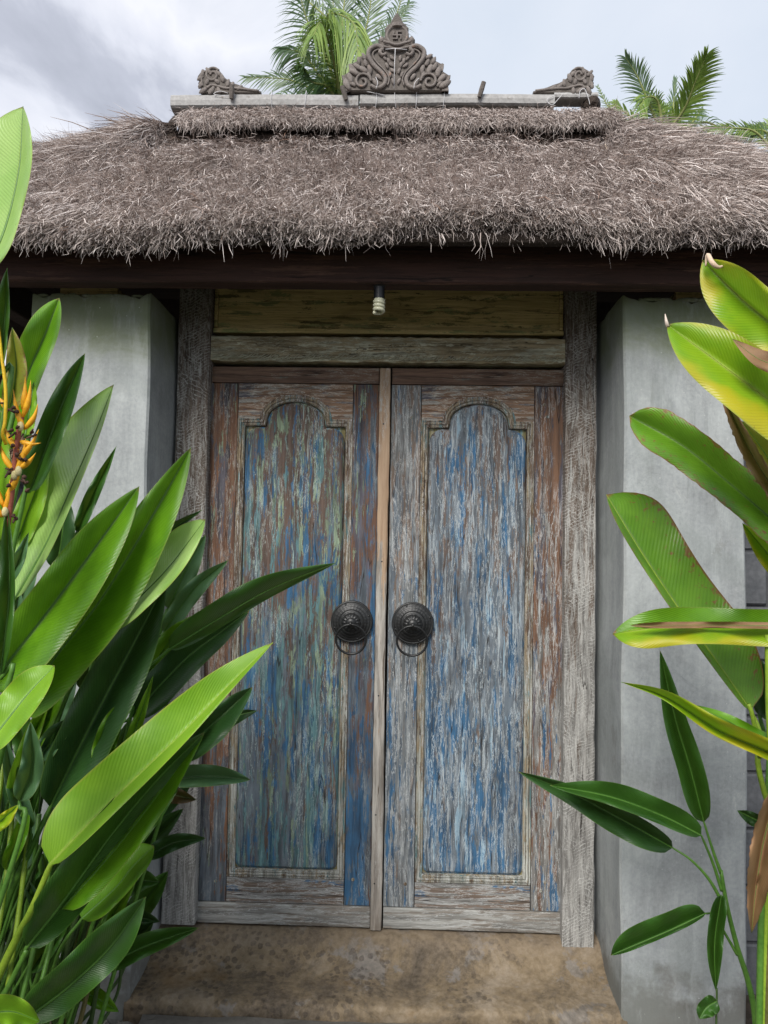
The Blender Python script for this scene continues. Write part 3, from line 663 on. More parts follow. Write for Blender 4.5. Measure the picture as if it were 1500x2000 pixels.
def leaf_door(label, xl, xr, op, mats, peg_pts, astr=None):
    t = thing('door_leaf', label, 'door', ((xl+xr)/2, 0, DZB))
    oxl, oxr, ozb, ozs, a0, a1, zp = op
    zst = CH+.583; zbr = CH-1.292      # strip / rail joints
    g_ = .0013; th = .042; fy = 0.0
    box('head_strip', (xl+.004, fy-.002, zst+g_), (xr-.004, th, DZT-.004), mats['strip'], t, .002)
    box('stile', (xl+.003, fy, zbr+g_), (oxl-.018-g_, th, zst-g_), mats['so'] if astr else mats['si'], t, .002, label='outer stile' if astr else 'inner stile beside the pale cover strip')
    box('stile', (oxr+.018+g_, fy, zbr+g_), (xr-.003, th, zst-g_), mats['si'] if astr else mats['so'], t, .002, label='inner stile beside the pale cover strip' if astr else 'outer stile')
    # rails fill between the stiles; the top rail is cut to the panel's round head
    bx0, bx1 = oxl-.018, oxr+.018
    O = opening(*op, inset=-.001)
    # top rail polygon: strip above the shoulders with the arch cut out
    head = [p for p in O if p[1] >= ozs-.0005]
    head = sorted([p for p in head if True], key=lambda p: p[0])
    P = [(bx0+g_, ozs+.001)] + [(oxl-.0, ozs+.001)] + [p for p in head if oxl+.002 < p[0] < oxr-.002] + [(oxr, ozs+.001), (bx1-g_, ozs+.001), (bx1-g_, zst-g_), (bx0+g_, zst-g_)]
    Q = [P[0]]
    for p in P[1:]:
        if abs(p[0]-Q[-1][0])+abs(p[1]-Q[-1][1]) > 1e-4: Q.append(p)
    fill('top_rail', Q, fy+.001, th, mats['railT'], t)
    box('bottom_rail', (bx0+g_, fy+.001, zbr+g_), (bx1-g_, th, ozb-.018), mats['railB'], t, .002)
    for (a, b) in ((bx0, oxl), (oxr, bx1)):
        pass
    box('bottom_board', (xl+.003, fy-.004, DZB), (xr-.003, th, zbr-g_), mats['bott'], t, .003)
    # margin behind the mouldings
    box('panel_backing', (bx0+.002, .018, ozb-.022), (bx1-.002, .034, zst-.02), m_back, t, .001, 1)
    fill('panel', opening(*op, inset=.011, rc=.040), .012, .019, mats['panel'], t, bev=(.010, .0075))
    # moulding: two beads and a quirk
    prof = [(-.010, -.016), (-.0085, -.004), (-.0065, .0005)] + bead(-.003, .0032) + [(.0012, .0005)] + bead(.0065, .0050, 6) + [(.0122, .0005), (.0140, .0035), (.0175, .0030), (.0185, -.004), (.0185, -.02)]
    V, F = sweep_outline(opening(*op), prof, fy+.0015); mesh('moulding', V, F, m_mould, t, smooth=True)
    it = []
    for (x, z) in peg_pts: it.append((x, z))
    q0 = None
    for (x, z) in it:
        V, F = lathe_y(x, z, fy, [(.0062, -.001), (.0058, .0018), (.0035, .0026), (.0022, .0004), (.0003, .0002)], 12)
        mesh('peg', V, F, m_mould, t, smooth=True)
    if astr: # pale cover strip over the meeting edge
        bm = bmesh.new(); n = 44; rows = []
        for i in range(n+1):
            tt = i/n; z = DZB-.002+(DZT-.006-DZB)*tt; a = astr[0]+random.uniform(-.0009, .0009); b = astr[1]+random.uniform(-.0009, .0009)+.002*math.sin(tt*9)
            rows.append([bm.verts.new(c) for c in ((a, 0.001, z), (a, -.013, z), (a+.003, -.016, z), (b-.003, -.016, z), (b, -.013, z), (b, .001, z))])
        for r, s in zip(rows, rows[1:]):
            for i in range(5): bm.faces.new((r[i], r[i+1], s[i+1], s[i]))
        bm.faces.new(rows[0]); bm.faces.new(rows[-1]); bmesh.ops.recalc_face_normals(bm, faces=bm.faces)
        bmobj('cover_strip', bm, m_astr, t)
        for z in (.06, .30, .72, 1.2, 1.7): 
            V, F = lathe_y(astr[0]+.014+random.uniform(-.004, .01), DZB+z+.1, -.016, [(.003, 0), (.0026, .001), (.0003, .0014)], 8); mesh('nail', V, F, m_iron, t, smooth=True)
    return t
zc_ = CH
opL = (-.604, -.216, zc_-1.184, zc_+.434, -.526, -.290, zc_+.524)
opR = (.0705, .446, zc_-1.184, zc_+.434, .146, .382, zc_+.524)
pegsL = [(-.655, zc_+.46), (-.665, zc_+.49), (-.172, zc_+.50), (-.155, zc_+.512), (-.15, zc_+.545), (-.167, zc_-1.20), (-.66, zc_-1.22)]
pegsR = [(.012, zc_+.50), (.018, zc_+.46), (.512, zc_+.47), (.500, zc_+.515), (.533, zc_+.50), (.50, zc_-1.22), (.515, zc_-1.19), (.02, zc_-1.21)]
dl = leaf_door('left door leaf, worn blue green and brown paint, with a pale cover strip', DXL+.002, -.100, opL, dict(strip=m_strip, so=m_stileLo, si=m_stileLi, railT=m_railT, railB=m_railB, bott=m_bott, panel=m_panelL), pegsL, (-.102, -.063))
dr = leaf_door('right door leaf, bluer paint streaked with white grain', -.060, DXR-.002, opR, dict(strip=m_strip, so=m_stileRo, si=m_stileRi, railT=m_railT, railB=m_railB, bott=m_bott, panel=m_panelR), pegsR)
kl = PX(687, 1214, -.01); kr = PX(806, 1217, -.01)
knocker(dl, kl.x, kl.z, .0015); knocker(dr, kr.x, kr.z, -.002)
# ---------------------------------------------------------------- lamp under the beam
lt = PX(741, 553, -.38)
la = thing('ceiling_lamp', 'black bulb holder with a cream spiral bulb under the dark beam', 'lamp', (lt.x, -.38, lt.z))
def lathe_z(cx, cy, prof, n=24):
    V = []; F = []; k = len(prof)
    for i in range(n):
        a = 2*math.pi*i/n
        for r, z in prof: V.append((cx+r*math.cos(a), cy+r*math.sin(a), z))
    for i in range(n):
        j = (i+1) % n
        for q in range(k-1): F.append((i*k+q, j*k+q, j*k+q+1, i*k+q+1))
    return V, F
z0 = lt.z-.001
mesh('holder', *lathe_z(lt.x, -.38, [(.0, z0+.004), (.030, z0+.004), (.030, z0-.004), (.020, z0-.010), (.0175, z0-.014), (.0175, z0-.050), (.0, z0-.050)]), m_plas, la, smooth=False)
hel = []
for i in range(110):
    a = 2*math.pi*i/110*3.6; hel.append((lt.x+.0135*math.cos(a), -.38+.0135*math.sin(a), z0-.053-.042*i/110))
mesh('bulb', *tube_data(hel, .0064, 9), m_bulb, la, smooth=True)
mesh('collar', *lathe_z(lt.x, -.38, [(.0, z0-.0505), (.0165, z0-.0505), (.0165, z0-.058), (.011, z0-.062), (.0, z0-.062)]), m_bulb, la)
# ---------------------------------------------------------------- thatched roof
RYC = .15; RX0, RX1 = -.955, .735; ZRT = CH+1.560; ZEV = CH+.930; YEV = -.56
roof = thing('thatched_roof', 'shaggy grey brown thatched roof over the gate with a dark eave beam', 'roof', (-.1, RYC, 0))
EX0, EX1 = -2.02, 1.86; RC = .42; BH = RYC-YEV
def perim(n):
    """eave outline, anticlockwise seen from above, starting at the back left; returns points and their ridge points"""
    P = []
    def arc(cx, cy, a0, k): return [(cx+RC*math.cos(a0+math.pi/2*i/k), cy+RC*math.sin(a0+math.pi/2*i/k)) for i in range(k)]
    yb = RYC+BH
    def ln(a, b, k): return [(a[0]+(b[0]-a[0])*i/k, a[1]+(b[1]-a[1])*i/k) for i in range(k)]
    P += ln((EX0, yb-RC), (EX0, YEV+RC), 8)+arc(EX0+RC, YEV+RC, math.pi, 14)+ln((EX0+RC, YEV), (EX1-RC, YEV), 60)+arc(EX1-RC, YEV+RC, 1.5*math.pi, 14)
    P += ln((EX1, YEV+RC), (EX1, yb-RC), 8)+arc(EX1-RC, yb-RC, 0, 14)+ln((EX1-RC, yb), (EX0+RC, yb), 40)+arc(EX0+RC, yb-RC, .5*math.pi, 14)
    return np.array(P)
PER = perim(0); NP = len(PER)
cum = np.concatenate([[0], np.cumsum(np.linalg.norm(np.diff(np.vstack([PER, PER[:1]]), axis=0), axis=1))])
PLEN = cum[-1]
def eave_at(s):
    s = np.mod(s, PLEN); i = np.clip(np.searchsorted(cum, s, side='right')-1, 0, NP-1); t = (s-cum[i])/(cum[i+1]-cum[i]); a = PER[i]; b = PER[(i+1) % NP]
    return a+(b-a)*t[:, None]
def surf(s, v):
    e = eave_at(s); x = e[:, 0]
    # ridge foot: the front slope runs straight down, the hips fan out from the ridge ends
    k = np.clip((x-(EX0+.0))/((EX1)-(EX0)), 0, 1)
    rx = np.clip(x, RX0, RX1); ry = np.full_like(rx, RYC)+np.where(e[:, 1] < RYC, -.04, .04)
    v = v[:, None]; out_ = np.clip((np.abs(x-(RX0+RX1)/2)-(RX1-RX0)/2)/.25, 0, 1)
    base = np.stack([rx, ry, ZRT+.05*out_], 1); end = np.stack([e[:, 0], e[:, 1], np.full_like(rx, ZEV)], 1)
    hip = np.clip((np.abs(x-(RX0+RX1)/2)-(RX1-RX0)/2)/.9, 0, 1)[:, None]
    p = base+(end-base)*v
    p[:, 2:3] += np.sin(np.pi*np.clip(v, 0, 1))*(.010+.035*hip)+.012*np.sin(x*6.3)[:, None]*np.sin(v*7+x[:, None]*2)
    p[:, 2:3] += (.018*np.sin(x*2.1+1)+.010*np.sin(x*7.7))[:, None]*v
    return p
def frame_at(s, v):
    e = 1e-3; p = surf(s, v); dv = surf(s, v+e)-p; ds = surf(s+e, v)-p
    dv /= np.linalg.norm(dv, axis=1)[:, None]+1e-12; n = np.cross(ds, dv); n /= np.linalg.norm(n, axis=1)[:, None]+1e-12
    n *= np.sign(n[:, 2:3]+1e-9); sd_ = np.cross(dv, n)
    return p, dv, n, sd_
# body of the thatch: packed layer with a thick eave lip
ns, nv = 190, 14
ss = np.linspace(0, PLEN, ns, endpoint=False); V = []
for j in range(nv+1):
    p, dv, n, _ = frame_at(ss, np.full(ns, j/nv)); p = p - n*.045; V.append(p)
inner = eave_at(ss); cxy = np.array([(EX0+EX1)/2, RYC])
for (k, dz) in ((.965, -.035), (.90, -.03), (.84, .03)):
    q = np.stack([cxy[0]+(inner[:, 0]-cxy[0])*k, cxy[1]+(inner[:, 1]-cxy[1])*k, np.full(ns, ZEV+dz)], 1); V.append(q)
qq = np.stack([np.clip(inner[:, 0], RX0, RX1), np.full(ns, RYC)+np.where(inner[:, 1] < RYC, -.01, .01), np.full(ns, ZRT-.16)], 1); V.append(qq)
Vb = np.concatenate(V); R_ = nv+1+4; F = []
for j in range(R_-1):
    for i in range(ns): k = (i+1) % ns; F.append((j*ns+i, (j+1)*ns+i, (j+1)*ns+k, j*ns+k))
mesh('packed_thatch', Vb, np.array(F), m_under, roof, smooth=True)
def strands(name, p0, d, n, sd_, L, mat, parent, wd=.0016, lift=.02, curl=.03, side=.02, tonem=.5, tones=.22, rust=0.0, seg=3, droop=.0, label=None, gx=None):
    """ribbons of straw: p0 root, d down-slope direction, n surface normal"""
    N = len(p0); r = rng
    lf = r.normal(1, .5, N)[:, None]*lift; cu = r.normal(0, 1, N)[:, None]*curl; si = r.normal(0, 1, N)[:, None]*side; bend = r.normal(0, 1, N)[:, None]*side*1.6
    roll = r.uniform(-1.2, 1.2, N)[:, None]; wv = sd_*np.cos(roll)+n*np.sin(roll); wv *= (wd*r.uniform(.6, 1.5, N))[:, None]
    rows = []
    for k in range(seg+1):
        t = k/seg; c = p0+d*(L*t)[:, None]+n*(lf*math.sin(t*math.pi*.62)+cu*t*t)+sd_*(si*t+bend*math.sin(t*3.0)*t)
        c[:, 2] -= droop*t*t*1.0
        ww = wv*(1-.75*t**2); rows += [c-ww, c+ww]
    Vs = np.stack(rows, 1); K = 2*(seg+1); base = (np.arange(N)*K)[:, None]; F = []
    for k in range(seg): F.append(base+np.array([[2*k, 2*k+1, 2*k+3, 2*k+2]]))
    F = np.stack(F, 1).reshape(-1, 4)
    tone = np.clip(r.normal(tonem, tones, N), 0, 1) if not hasattr(tonem, '__len__') else np.clip(tonem+r.normal(0, tones, N), 0, 1)
    ru = r.uniform(0, 1, N)*.72+(r.uniform(0, 1, N) < rust)*.4
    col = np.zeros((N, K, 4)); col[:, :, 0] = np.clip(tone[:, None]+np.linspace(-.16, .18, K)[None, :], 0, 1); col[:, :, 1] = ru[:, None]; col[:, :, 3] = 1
    o = mesh(name, Vs.reshape(-1, 3), F, mat, parent, col=col.reshape(-1, 4), label=label); o['kind'] = 'stuff'; return o
S0 = cum[0]+.9*0; SF0 = 0.0; SF1 = cum[8+14+60+14+8]      # left side, front, right side
def tufts(nt, per, v0, v1, Lr, spread, vpow=1.0, s0=SF0, s1=SF1):
    s = rng.uniform(s0, s1, nt); v = v0+(v1-v0)*rng.uniform(0, 1, nt)**vpow
    S = np.repeat(s, per)+rng.normal(0, spread, nt*per); Vv = np.clip(np.repeat(v, per)+rng.normal(0, .012, nt*per), 0.0, 1.0)
    p, d, n, q = frame_at(S, Vv)
    # every tuft has its own lean
    a = np.repeat(rng.normal(0, .17, nt), per)+rng.normal(0, .12, nt*per); up_ = np.repeat(rng.normal(.0, .08, nt), per)[:, None]
    d2 = d*np.cos(a)[:, None]+q*np.sin(a)[:, None]+n*(up_+.03); d2 /= np.linalg.norm(d2, axis=1)[:, None]; q2 = np.cross(d2, n)
    p = p+n*(np.repeat(rng.normal(0, .011, nt), per)[:, None]+.012*np.sin(S*23+Vv*9)[:, None]*np.sin(Vv*31+S*7)[:, None])
    L_ = np.repeat(rng.uniform(*Lr, nt), per)*rng.uniform(.55, 1.25, nt*per); L_ = np.minimum(L_, (1-Vv)*.95+rng.uniform(.012, .035, nt*per))
    cen = np.repeat(p.reshape(nt, per, 3).mean(1), per, axis=0); d2 = d2+(cen-p)/L_[:, None]*rng.uniform(.2, .95, (nt*per, 1)); d2 /= np.linalg.norm(d2, axis=1)[:, None]; q2 = np.cross(d2, n)
    tn = np.repeat(rng.normal(0, .12, nt), per)
    return p, d2, n, q2, L_, Vv, tn
# 1 long lying straws, 2 ragged tufts, 3 curled light ends low down, 4 hanging eave fringe
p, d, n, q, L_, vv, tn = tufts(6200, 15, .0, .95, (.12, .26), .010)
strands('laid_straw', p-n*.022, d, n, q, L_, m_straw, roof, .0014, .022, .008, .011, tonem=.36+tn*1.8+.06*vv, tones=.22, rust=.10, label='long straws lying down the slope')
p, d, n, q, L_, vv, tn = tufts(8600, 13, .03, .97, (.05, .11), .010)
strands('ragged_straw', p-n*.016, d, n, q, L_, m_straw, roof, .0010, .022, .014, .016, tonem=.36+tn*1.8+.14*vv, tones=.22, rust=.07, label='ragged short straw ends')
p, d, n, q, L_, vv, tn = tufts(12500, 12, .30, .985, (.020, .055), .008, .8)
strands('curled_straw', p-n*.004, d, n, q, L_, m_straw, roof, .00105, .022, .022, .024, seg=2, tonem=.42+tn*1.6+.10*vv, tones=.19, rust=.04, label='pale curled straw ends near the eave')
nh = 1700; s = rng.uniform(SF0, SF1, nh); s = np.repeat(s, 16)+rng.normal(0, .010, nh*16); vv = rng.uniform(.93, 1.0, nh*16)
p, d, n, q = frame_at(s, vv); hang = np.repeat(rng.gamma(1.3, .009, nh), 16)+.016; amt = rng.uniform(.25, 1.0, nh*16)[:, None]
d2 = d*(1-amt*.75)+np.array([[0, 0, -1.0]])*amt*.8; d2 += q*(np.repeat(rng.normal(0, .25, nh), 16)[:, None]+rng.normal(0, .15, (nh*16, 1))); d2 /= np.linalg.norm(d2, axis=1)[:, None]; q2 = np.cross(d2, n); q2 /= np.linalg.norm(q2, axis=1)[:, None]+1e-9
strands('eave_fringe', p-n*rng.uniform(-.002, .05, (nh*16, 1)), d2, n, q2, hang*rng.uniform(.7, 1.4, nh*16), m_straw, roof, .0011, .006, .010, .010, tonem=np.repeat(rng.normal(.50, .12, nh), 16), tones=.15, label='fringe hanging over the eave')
# stray hanging wisps
for k, (x, yb_) in enumerate(((350, 488), (382, 490), (937, 512), (1163, 500), (1212, 505), (1225, 492), (765, 490), (860, 488))):
    c = PX(x, 470, YEV+.01); e = PX(x+random.uniform(-4, 4), yb_, YEV+.0); m = 6
    p0 = np.array([[c.x+random.gauss(0, .010), c.y+random.gauss(0, .006), c.z+.02] for _ in range(m)]); dd = np.tile(np.array([[0, -.1, -1.0]]), (m, 1)); nn = np.tile(np.array([[0, -1.0, 0]]), (m, 1)); qq_ = np.tile(np.array([[1.0, 0, 0]]), (m, 1))
    strands('hanging_wisp', p0, dd, nn, qq_, np.array([(c.z-e.z+.02)*random.uniform(.6, 1.05) for _ in range(m)]), m_straw, roof, .0010, .003, .004, .010, tonem=.5, tones=.15)
# the ridge cap: its own layer with a ragged lower edge over a dark gap
nc = 150; cap = []
for i in range(nc+1):
    x = RX0+.03+(RX1-RX0-.01)*i/nc
    cap.append(x)
V = []
profc = [(RYC, CH+1.675), (RYC-.045, CH+1.660), (RYC-.085, CH+1.622), (RYC-.112, CH+1.595), (RYC-.112, CH+1.583), (RYC-.075, CH+1.60), (RYC, CH+1.64), (RYC+.10, CH+1.58), (RYC+.12, CH+1.592), (RYC+.06, CH+1.66)]
for x in cap:
    for (y, z) in profc: V.append((x, y+.004*math.sin(x*23), z+.006*math.sin(x*17+1)))
k = len(profc); F = []
for i in range(nc):
    for j in range(k): F.append((i*k+j, (i+1)*k+j, (i+1)*k+(j+1) % k, i*k+(j+1) % k))
F += [tuple(range(k)), tuple(nc*k+j for j in reversed(range(k)))]
mesh('ridge_cap', V, F, m_under, roof, smooth=False)
N = 22000; cl_ = rng.uniform(RX0+.09, RX1+.04, 900); x = rng.choice(cl_, N)+rng.normal(0, .012, N); t = rng.uniform(0, 1, N)
# parts of the fringe hang lower, others are worn away
low = .55+.45*np.sin(x*5.2+.6)+.25*np.sin(x*13.7)
p0 = np.stack([x, RYC-.055-.055*t+rng.normal(0, .004, N), CH+1.668-.070*t+rng.normal(0, .006, N)], 1)
dd = np.stack([rng.normal(0, .28, N), -.42+rng.normal(0, .12, N), np.full(N, -.8)], 1); dd /= np.linalg.norm(dd, axis=1)[:, None]
nn = np.tile(np.array([[0, -.75, .66]]), (N, 1)); q2 = np.cross(dd, nn); q2 /= np.linalg.norm(q2, axis=1)[:, None]
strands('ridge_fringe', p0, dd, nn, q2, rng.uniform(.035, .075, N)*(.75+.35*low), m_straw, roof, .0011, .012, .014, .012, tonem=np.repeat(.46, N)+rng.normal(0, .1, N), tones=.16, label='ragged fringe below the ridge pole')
# broken straws sticking out on the left hip, and one long loose straw on the right
for (x, y, dx, dy) in ((150, 240, -52, -12), (100, 275, -38, 2), (205, 228, -40, -8), (88, 282, -26, -8), (240, 222, -30, -8)):
    a = PX(x+34, y+16, -.05); b = PX(x+dx, y+dy, -.08)
    tube('loose_straw', [a, (a+b)/2+Vector((0, 0, .006)), b], [.0016, .0013, .0004], m_strawb if False else m_litter, roof, 5)
tube('loose_straw', crom([PX(1182, 282, -.02-.05), PX(1197, 330, -.13), PX(1196, 362, -.20), PX(1188, 380, -.24), PX(1181, 404, -.29)], 6), .0021, simple('pale_loose_straw', (.45, .36, .28), (.6, .5, .4), 30), roof, 6, label='long pale loose straw lying on the right of the thatch')
# timbers under the thatch
box('ridge_batten', (RX0-.03, RYC-.075, ZRT-.16), (RX1+.03, RYC+.075, ZRT+.012), m_under, roof, .01, 1)
BY = -.41
bb = PX(750, 553, BY).z
rough_beam('eave_beam', (-1.50, BY, bb), (1.50, BY+.07, bb+.15), m_beam, roof, 'x', 30, .0015, .005)
rough_beam('back_beam', (-1.55, .62, bb), (1.45, .69, bb+.12), m_raft, roof, 'x', 20, .0015, .005)
for x in (-1.50, 1.43): rough_beam_ = box('side_beam', (x, BY+.074, bb+.004), (x+.07, .618, bb+.12), m_raft, roof, .004, 1)
box('wall_plate', (-1.35, .08, CH+.96), (1.25, .20, CH+1.05), m_raft, roof, .004, 1)
for i in range(13):
    x = -1.36+i*.222
    P = [(x, YEV+.06, ZEV-.005), (x, RYC-.02, ZRT-.20)]
    a, b = Vector(P[0]), Vector(P[1]); bm = bmesh.new(); d_ = (b-a).normalized(); u_ = Vector((1, 0, 0)); w_ = d_.cross(u_)
    vs = [bm.verts.new(c+u_*sx*.018+w_*sz*.022) for c in (a, b) for sx, sz in ((-1, -1), (1, -1), (1, 1), (-1, 1))]
    for f in ((0, 1, 2, 3), (7, 6, 5, 4), (0, 4, 5, 1), (1, 5, 6, 2), (2, 6, 7, 3), (3, 7, 4, 0)): bm.faces.new([vs[k] for k in f])
    bmobj('rafter', bm, m_raft, roof)
for (x0_, x1_, z) in ((120, 232, 0), (1318, 1440, 0)):
    a = PX(x0_, 568, -.26); b = PX(x1_, 552, -.26)
    box('packing_block', (a.x, -.27, CH+.812), (b.x, -.17, bb+.03), m_trans, roof, .004)
for sx, x0_ in ((-1, -1.30), (1, 1.22)):     # hip rafters to the corners
    a = Vector((RX0 if sx < 0 else RX1, RYC, ZRT-.19)); b = Vector((sx*1.62-.08, YEV+.12, ZEV-.015))
    tube('hip_rafter', [a, b], .035, m_raft, roof, 6)
# ---------------------------------------------------------------- ridge pole, ties, pegs
PYF = RYC-.028
def pole_seg(name, x0, x1, ya, yb2, label=None):
    z1 = PX((x0+x1)/2, ya, PYF).z; z0 = PX((x0+x1)/2, yb2, PYF).z; a = PX(x0, ya, PYF).x; b = PX(x1, ya, PYF).x
    n = 26; m = 12; V = []; F = []
    hy = .036; hz = (z1-z0)/2; cz = (z0+z1)/2
    for i in range(n+1):
        x = a+(b-a)*i/n
        for k in range(m):
            t = 2*math.pi*k/m; c_, s_ = math.cos(t), math.sin(t)
            V.append((x, PYF+hy+hy*math.copysign(abs(c_)**.55, c_)+random.uniform(-.0008, .0008), cz+hz*math.copysign(abs(s_)**.55, s_)+.0015*math.sin(x*8)+random.uniform(-.0006, .0006)))
    for i in range(n):
        for k in range(m): F.append((i*m+k, i*m+(k+1) % m, (i+1)*m+(k+1) % m, (i+1)*m+k))
    F += [tuple(reversed(range(m))), tuple(n*m+k for k in range(m))]
    return mesh(name, V, F, m_pole, roof, label=label)
pole_seg('ridge_pole', 333, 700, 180.5, 208.5); pole_seg('ridge_pole', 703, 1084, 179.5, 204); pole_seg('ridge_pole', 1083, 1169, 177, 190, 'thin flat end piece of the ridge pole')
mesh('ridge_end', *sweep_outline([(0, 0), (1, 0), (1, 1)], [(0, 0), (.01, 0)], 0), m_under, roof) if False else None
for ec in (PX(1150, 205, RYC), PX(350, 250, RYC-.05)):
  bm = bmesh.new(); bmesh.ops.create_icosphere(bm, subdivisions=3, radius=.06)
  for v in bm.verts: v.co = Vector((v.co.x*.62+ec.x+.012, v.co.y*1.0+RYC+.02, v.co.z*.62+ec.z))+Vector([random.uniform(-.003, .003) for _ in range(3)])
  bmobj('ridge_end_knot', bm, m_under, roof)
for x in (230+300-0, 598, 735+0, 771, 813, 868):
    a = PX(x, 177, PYF-.003); b = PX(x+random.uniform(-3, 3), 211, PYF-.004); mid = PX(x+random.uniform(-2, 2), 194, PYF-.0025)
    tube('tie_wire', [a+Vector((0, .03, .004)), a, mid, b, b+Vector((0, .02, -.004))], .0011, m_wire, roof, 5)
for pts in (((1083, 186), (1068, 195), (1078, 205), (1090, 194), (1100, 182)), ((1131, 192), (1133, 178), (1142, 174), (1150, 195), (1152, 204)), ((668, 182), (700, 176), (722, 180), (752, 186)), ((446, 182), (430, 178), (418, 184), (452, 188), (458, 183))):
    tube('tie_wire', crom([PX(x, y, PYF-.006+.001*(i % 2)) for i, (x, y) in enumerate(pts)], 5), .0013, m_wire, roof, 5)
def peg(x0, y0, x1, y1, r=.010):
    y0 += 9
    a = PX(x0, y0, PYF-.008); b = PX(x1, y1, PYF-.02); V, F = tube_data([a, a*.5+b*.5, b], [r*.85, r, r*.9], 7); mesh('ridge_peg', V, F, m_carvd, roof)
peg(936, 181, 945, 160); peg(452, 184, 453, 166); peg(676, 186, 668, 168)
# ---------------------------------------------------------------- carved crest in the middle of the ridge
cxp, czp = PX(773, 180, PYF).x, PX(773, 180, PYF).z
sx_ = (PX(877, 180, PYF).x-PX(667, 180, PYF).x)/210; szp = (PX(777, 32, PYF).z-PX(777, 180, PYF).z)/148
crest = thing('ridge_crest', 'tall carved scroll crest with a pointed medallion top, centre of the ridge', 'roof ornament', (cxp, RYC, czp))
def cp(x, y, yo=0.0): return (cxp+(x-773)*sx_, PYF-.012-yo, czp+(180-y)*szp)
half = [(877, 181), (874, 166), (880, 150), (866, 141), (866, 128), (852, 121), (847, 112), (838, 112), (832, 104), (826, 96), (815, 91), (809, 88), (812, 80), (806, 72), (800, 76), (798, 66), (799, 58), (793, 50), (789, 49), (785, 40), (778, 28)]
full = half+[(1552-x, y) for x, y in reversed(half)]
full = [(x-3 if x < 776 else x-3, y) for x, y in full]
def carve(name, pts, y0, y1, mat, parent, bev=(.004, .004)):
    P = [(cp(x, y)[0], cp(x, y)[2]) for x, y in pts]; return fill(name, P, y0, y1, mat, parent, bev)
fy = cp(0, 0)[1]
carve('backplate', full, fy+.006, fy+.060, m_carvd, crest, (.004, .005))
def spiral(cx, cy, r0_, r1_, a0, turns, n=26, fl=1): return [(cx+fl*(r0_+(r1_-r0_)*i/n)*math.cos(a0+turns*2*math.pi*i/n), cy-(r0_+(r1_-r0_)*i/n)*math.sin(a0+turns*2*math.pi*i/n)) for i in range(n+1)]
for fl in (1, -1):
    def mx(pts): return [cp(773+fl*(x-773), y, .004) for x, y in pts]
    # great S scroll: small volute above, large volute below
    S = [(792, 110), (800, 113), (805, 107), (800, 100), (812, 95), (826, 104), (826, 118), (815, 134), (800, 148), (793, 160), (797, 172), (810, 177), (822, 172)]
    tube('scroll', crom(mx(S), 6), [.0065+.0025*math.sin(i/13*math.pi/6*1) for i in range(73)], m_carve, crest, 8)
    S2 = [(x-(6 if y > 120 else 4)*1, y+4) for x, y in S[3:]]
    tube('scroll_bead', crom(mx([(797, 106), (808, 102), (818, 108), (817, 118), (807, 131), (793, 145), (786, 159), (789, 172)]), 5), .0032, m_carve, crest, 6)
    tube('volute', crom(mx(spiral(838, 164, 17, 4, math.pi, -1.3, 18)), 3), .0052, m_carve, crest, 7)
    for (x, y, r) in ((812, 166, 6), (824, 141, 6), (838, 141, 7), (848, 135, 6), (855, 146, 7), (862, 158, 7), (868, 170, 8), (846, 124, 5), (833, 128, 5), (836, 116, 5), (806, 155, 5), (858, 168, 5), (826, 152, 5), (781, 118, 4), (788, 124, 4), (783, 131, 4), (791, 133, 4), (779, 143, 4), (785, 150, 4), (779, 163, 4), (795, 119, 3.5)):
        c = cp(773+fl*(x-773), y, .003); b2 = bmesh.new(); bmesh.ops.create_icosphere(b2, subdivisions=2, radius=r*sx_)
        rot = random.uniform(-1, 1)
        for v in b2.verts:
            q_ = v.co.copy(); q_.z *= 1.7; q_.x *= .8; q_.y *= .55; q_ = Matrix.Rotation(fl*(.6+rot*.5), 3, 'Y') @ q_; v.co = q_*(1+.12*math.sin(q_.z*900))+Vector(c)
        bmobj('carved_leaf', b2, m_carve, crest, smooth=True)
    for (pts) in ([(862, 181), (866, 168), (875, 152), (879, 151), (874, 167), (876, 181)], [(850, 140), (862, 128), (866, 130), (864, 142), (858, 146)]):
        P = [(cxp+fl*(x-773)*sx_, czp+(180-y)*szp) for x, y in pts]
        if fl < 0: P = P[::-1]
        fill('side_flange', P, fy-.002, fy+.02, m_carve, crest, None)
    e = cp(773+fl*29, 81, .0); b2 = bmesh.new(); bmesh.ops.create_icosphere(b2, subdivisions=2, radius=7.5*sx_)
    for v in b2.verts: v.co = Vector((v.co.x*.75+e[0], v.co.y*1.1+e[1]+.012, v.co.z*1.1+e[2]))
    bmobj('ear', b2, m_carve, crest, smooth=True)
# medallion with its relief sign, crown steps and finial
mc = cp(774, 74, 0)
V, F = lathe_y(mc[0], mc[2], fy+.008, [(.046, -.01), (.046, .006), (.041, .014), (.036, .012), (.034, .006), (.0, .006)], 32); mesh('medallion', V, F, m_carve, crest, smooth=True)
u_ = .0068
for (a, b) in (((-2.2, 0), (2.2, 0)), ((0, -2.2), (0, 2.2)), ((0, 2.2), (2.2, 2.2)), ((2.2, 0), (2.2, -2.2)), ((0, -2.2), (-2.2, -2.2)), ((-2.2, 0), (-2.2, 2.2))):
    x0_, x1_ = sorted((a[0], b[0])); z0_, z1_ = sorted((a[1], b[1])); h_ = .0026
    box('relief_sign', (mc[0]+x0_*u_-h_, fy-.006+random.uniform(0, .0006), mc[2]+z0_*u_*.95-h_), (mc[0]+x1_*u_+h_, fy+.004, mc[2]+z1_*u_*.95+h_), m_carve, crest, .0012, 1)
tube('medallion_swag', crom([cp(748, 88, .008), cp(760, 93, .014), cp(774, 97, .016), cp(788, 93, .014), cp(800, 88, .008)], 5), .0055, m_carve, crest, 7)
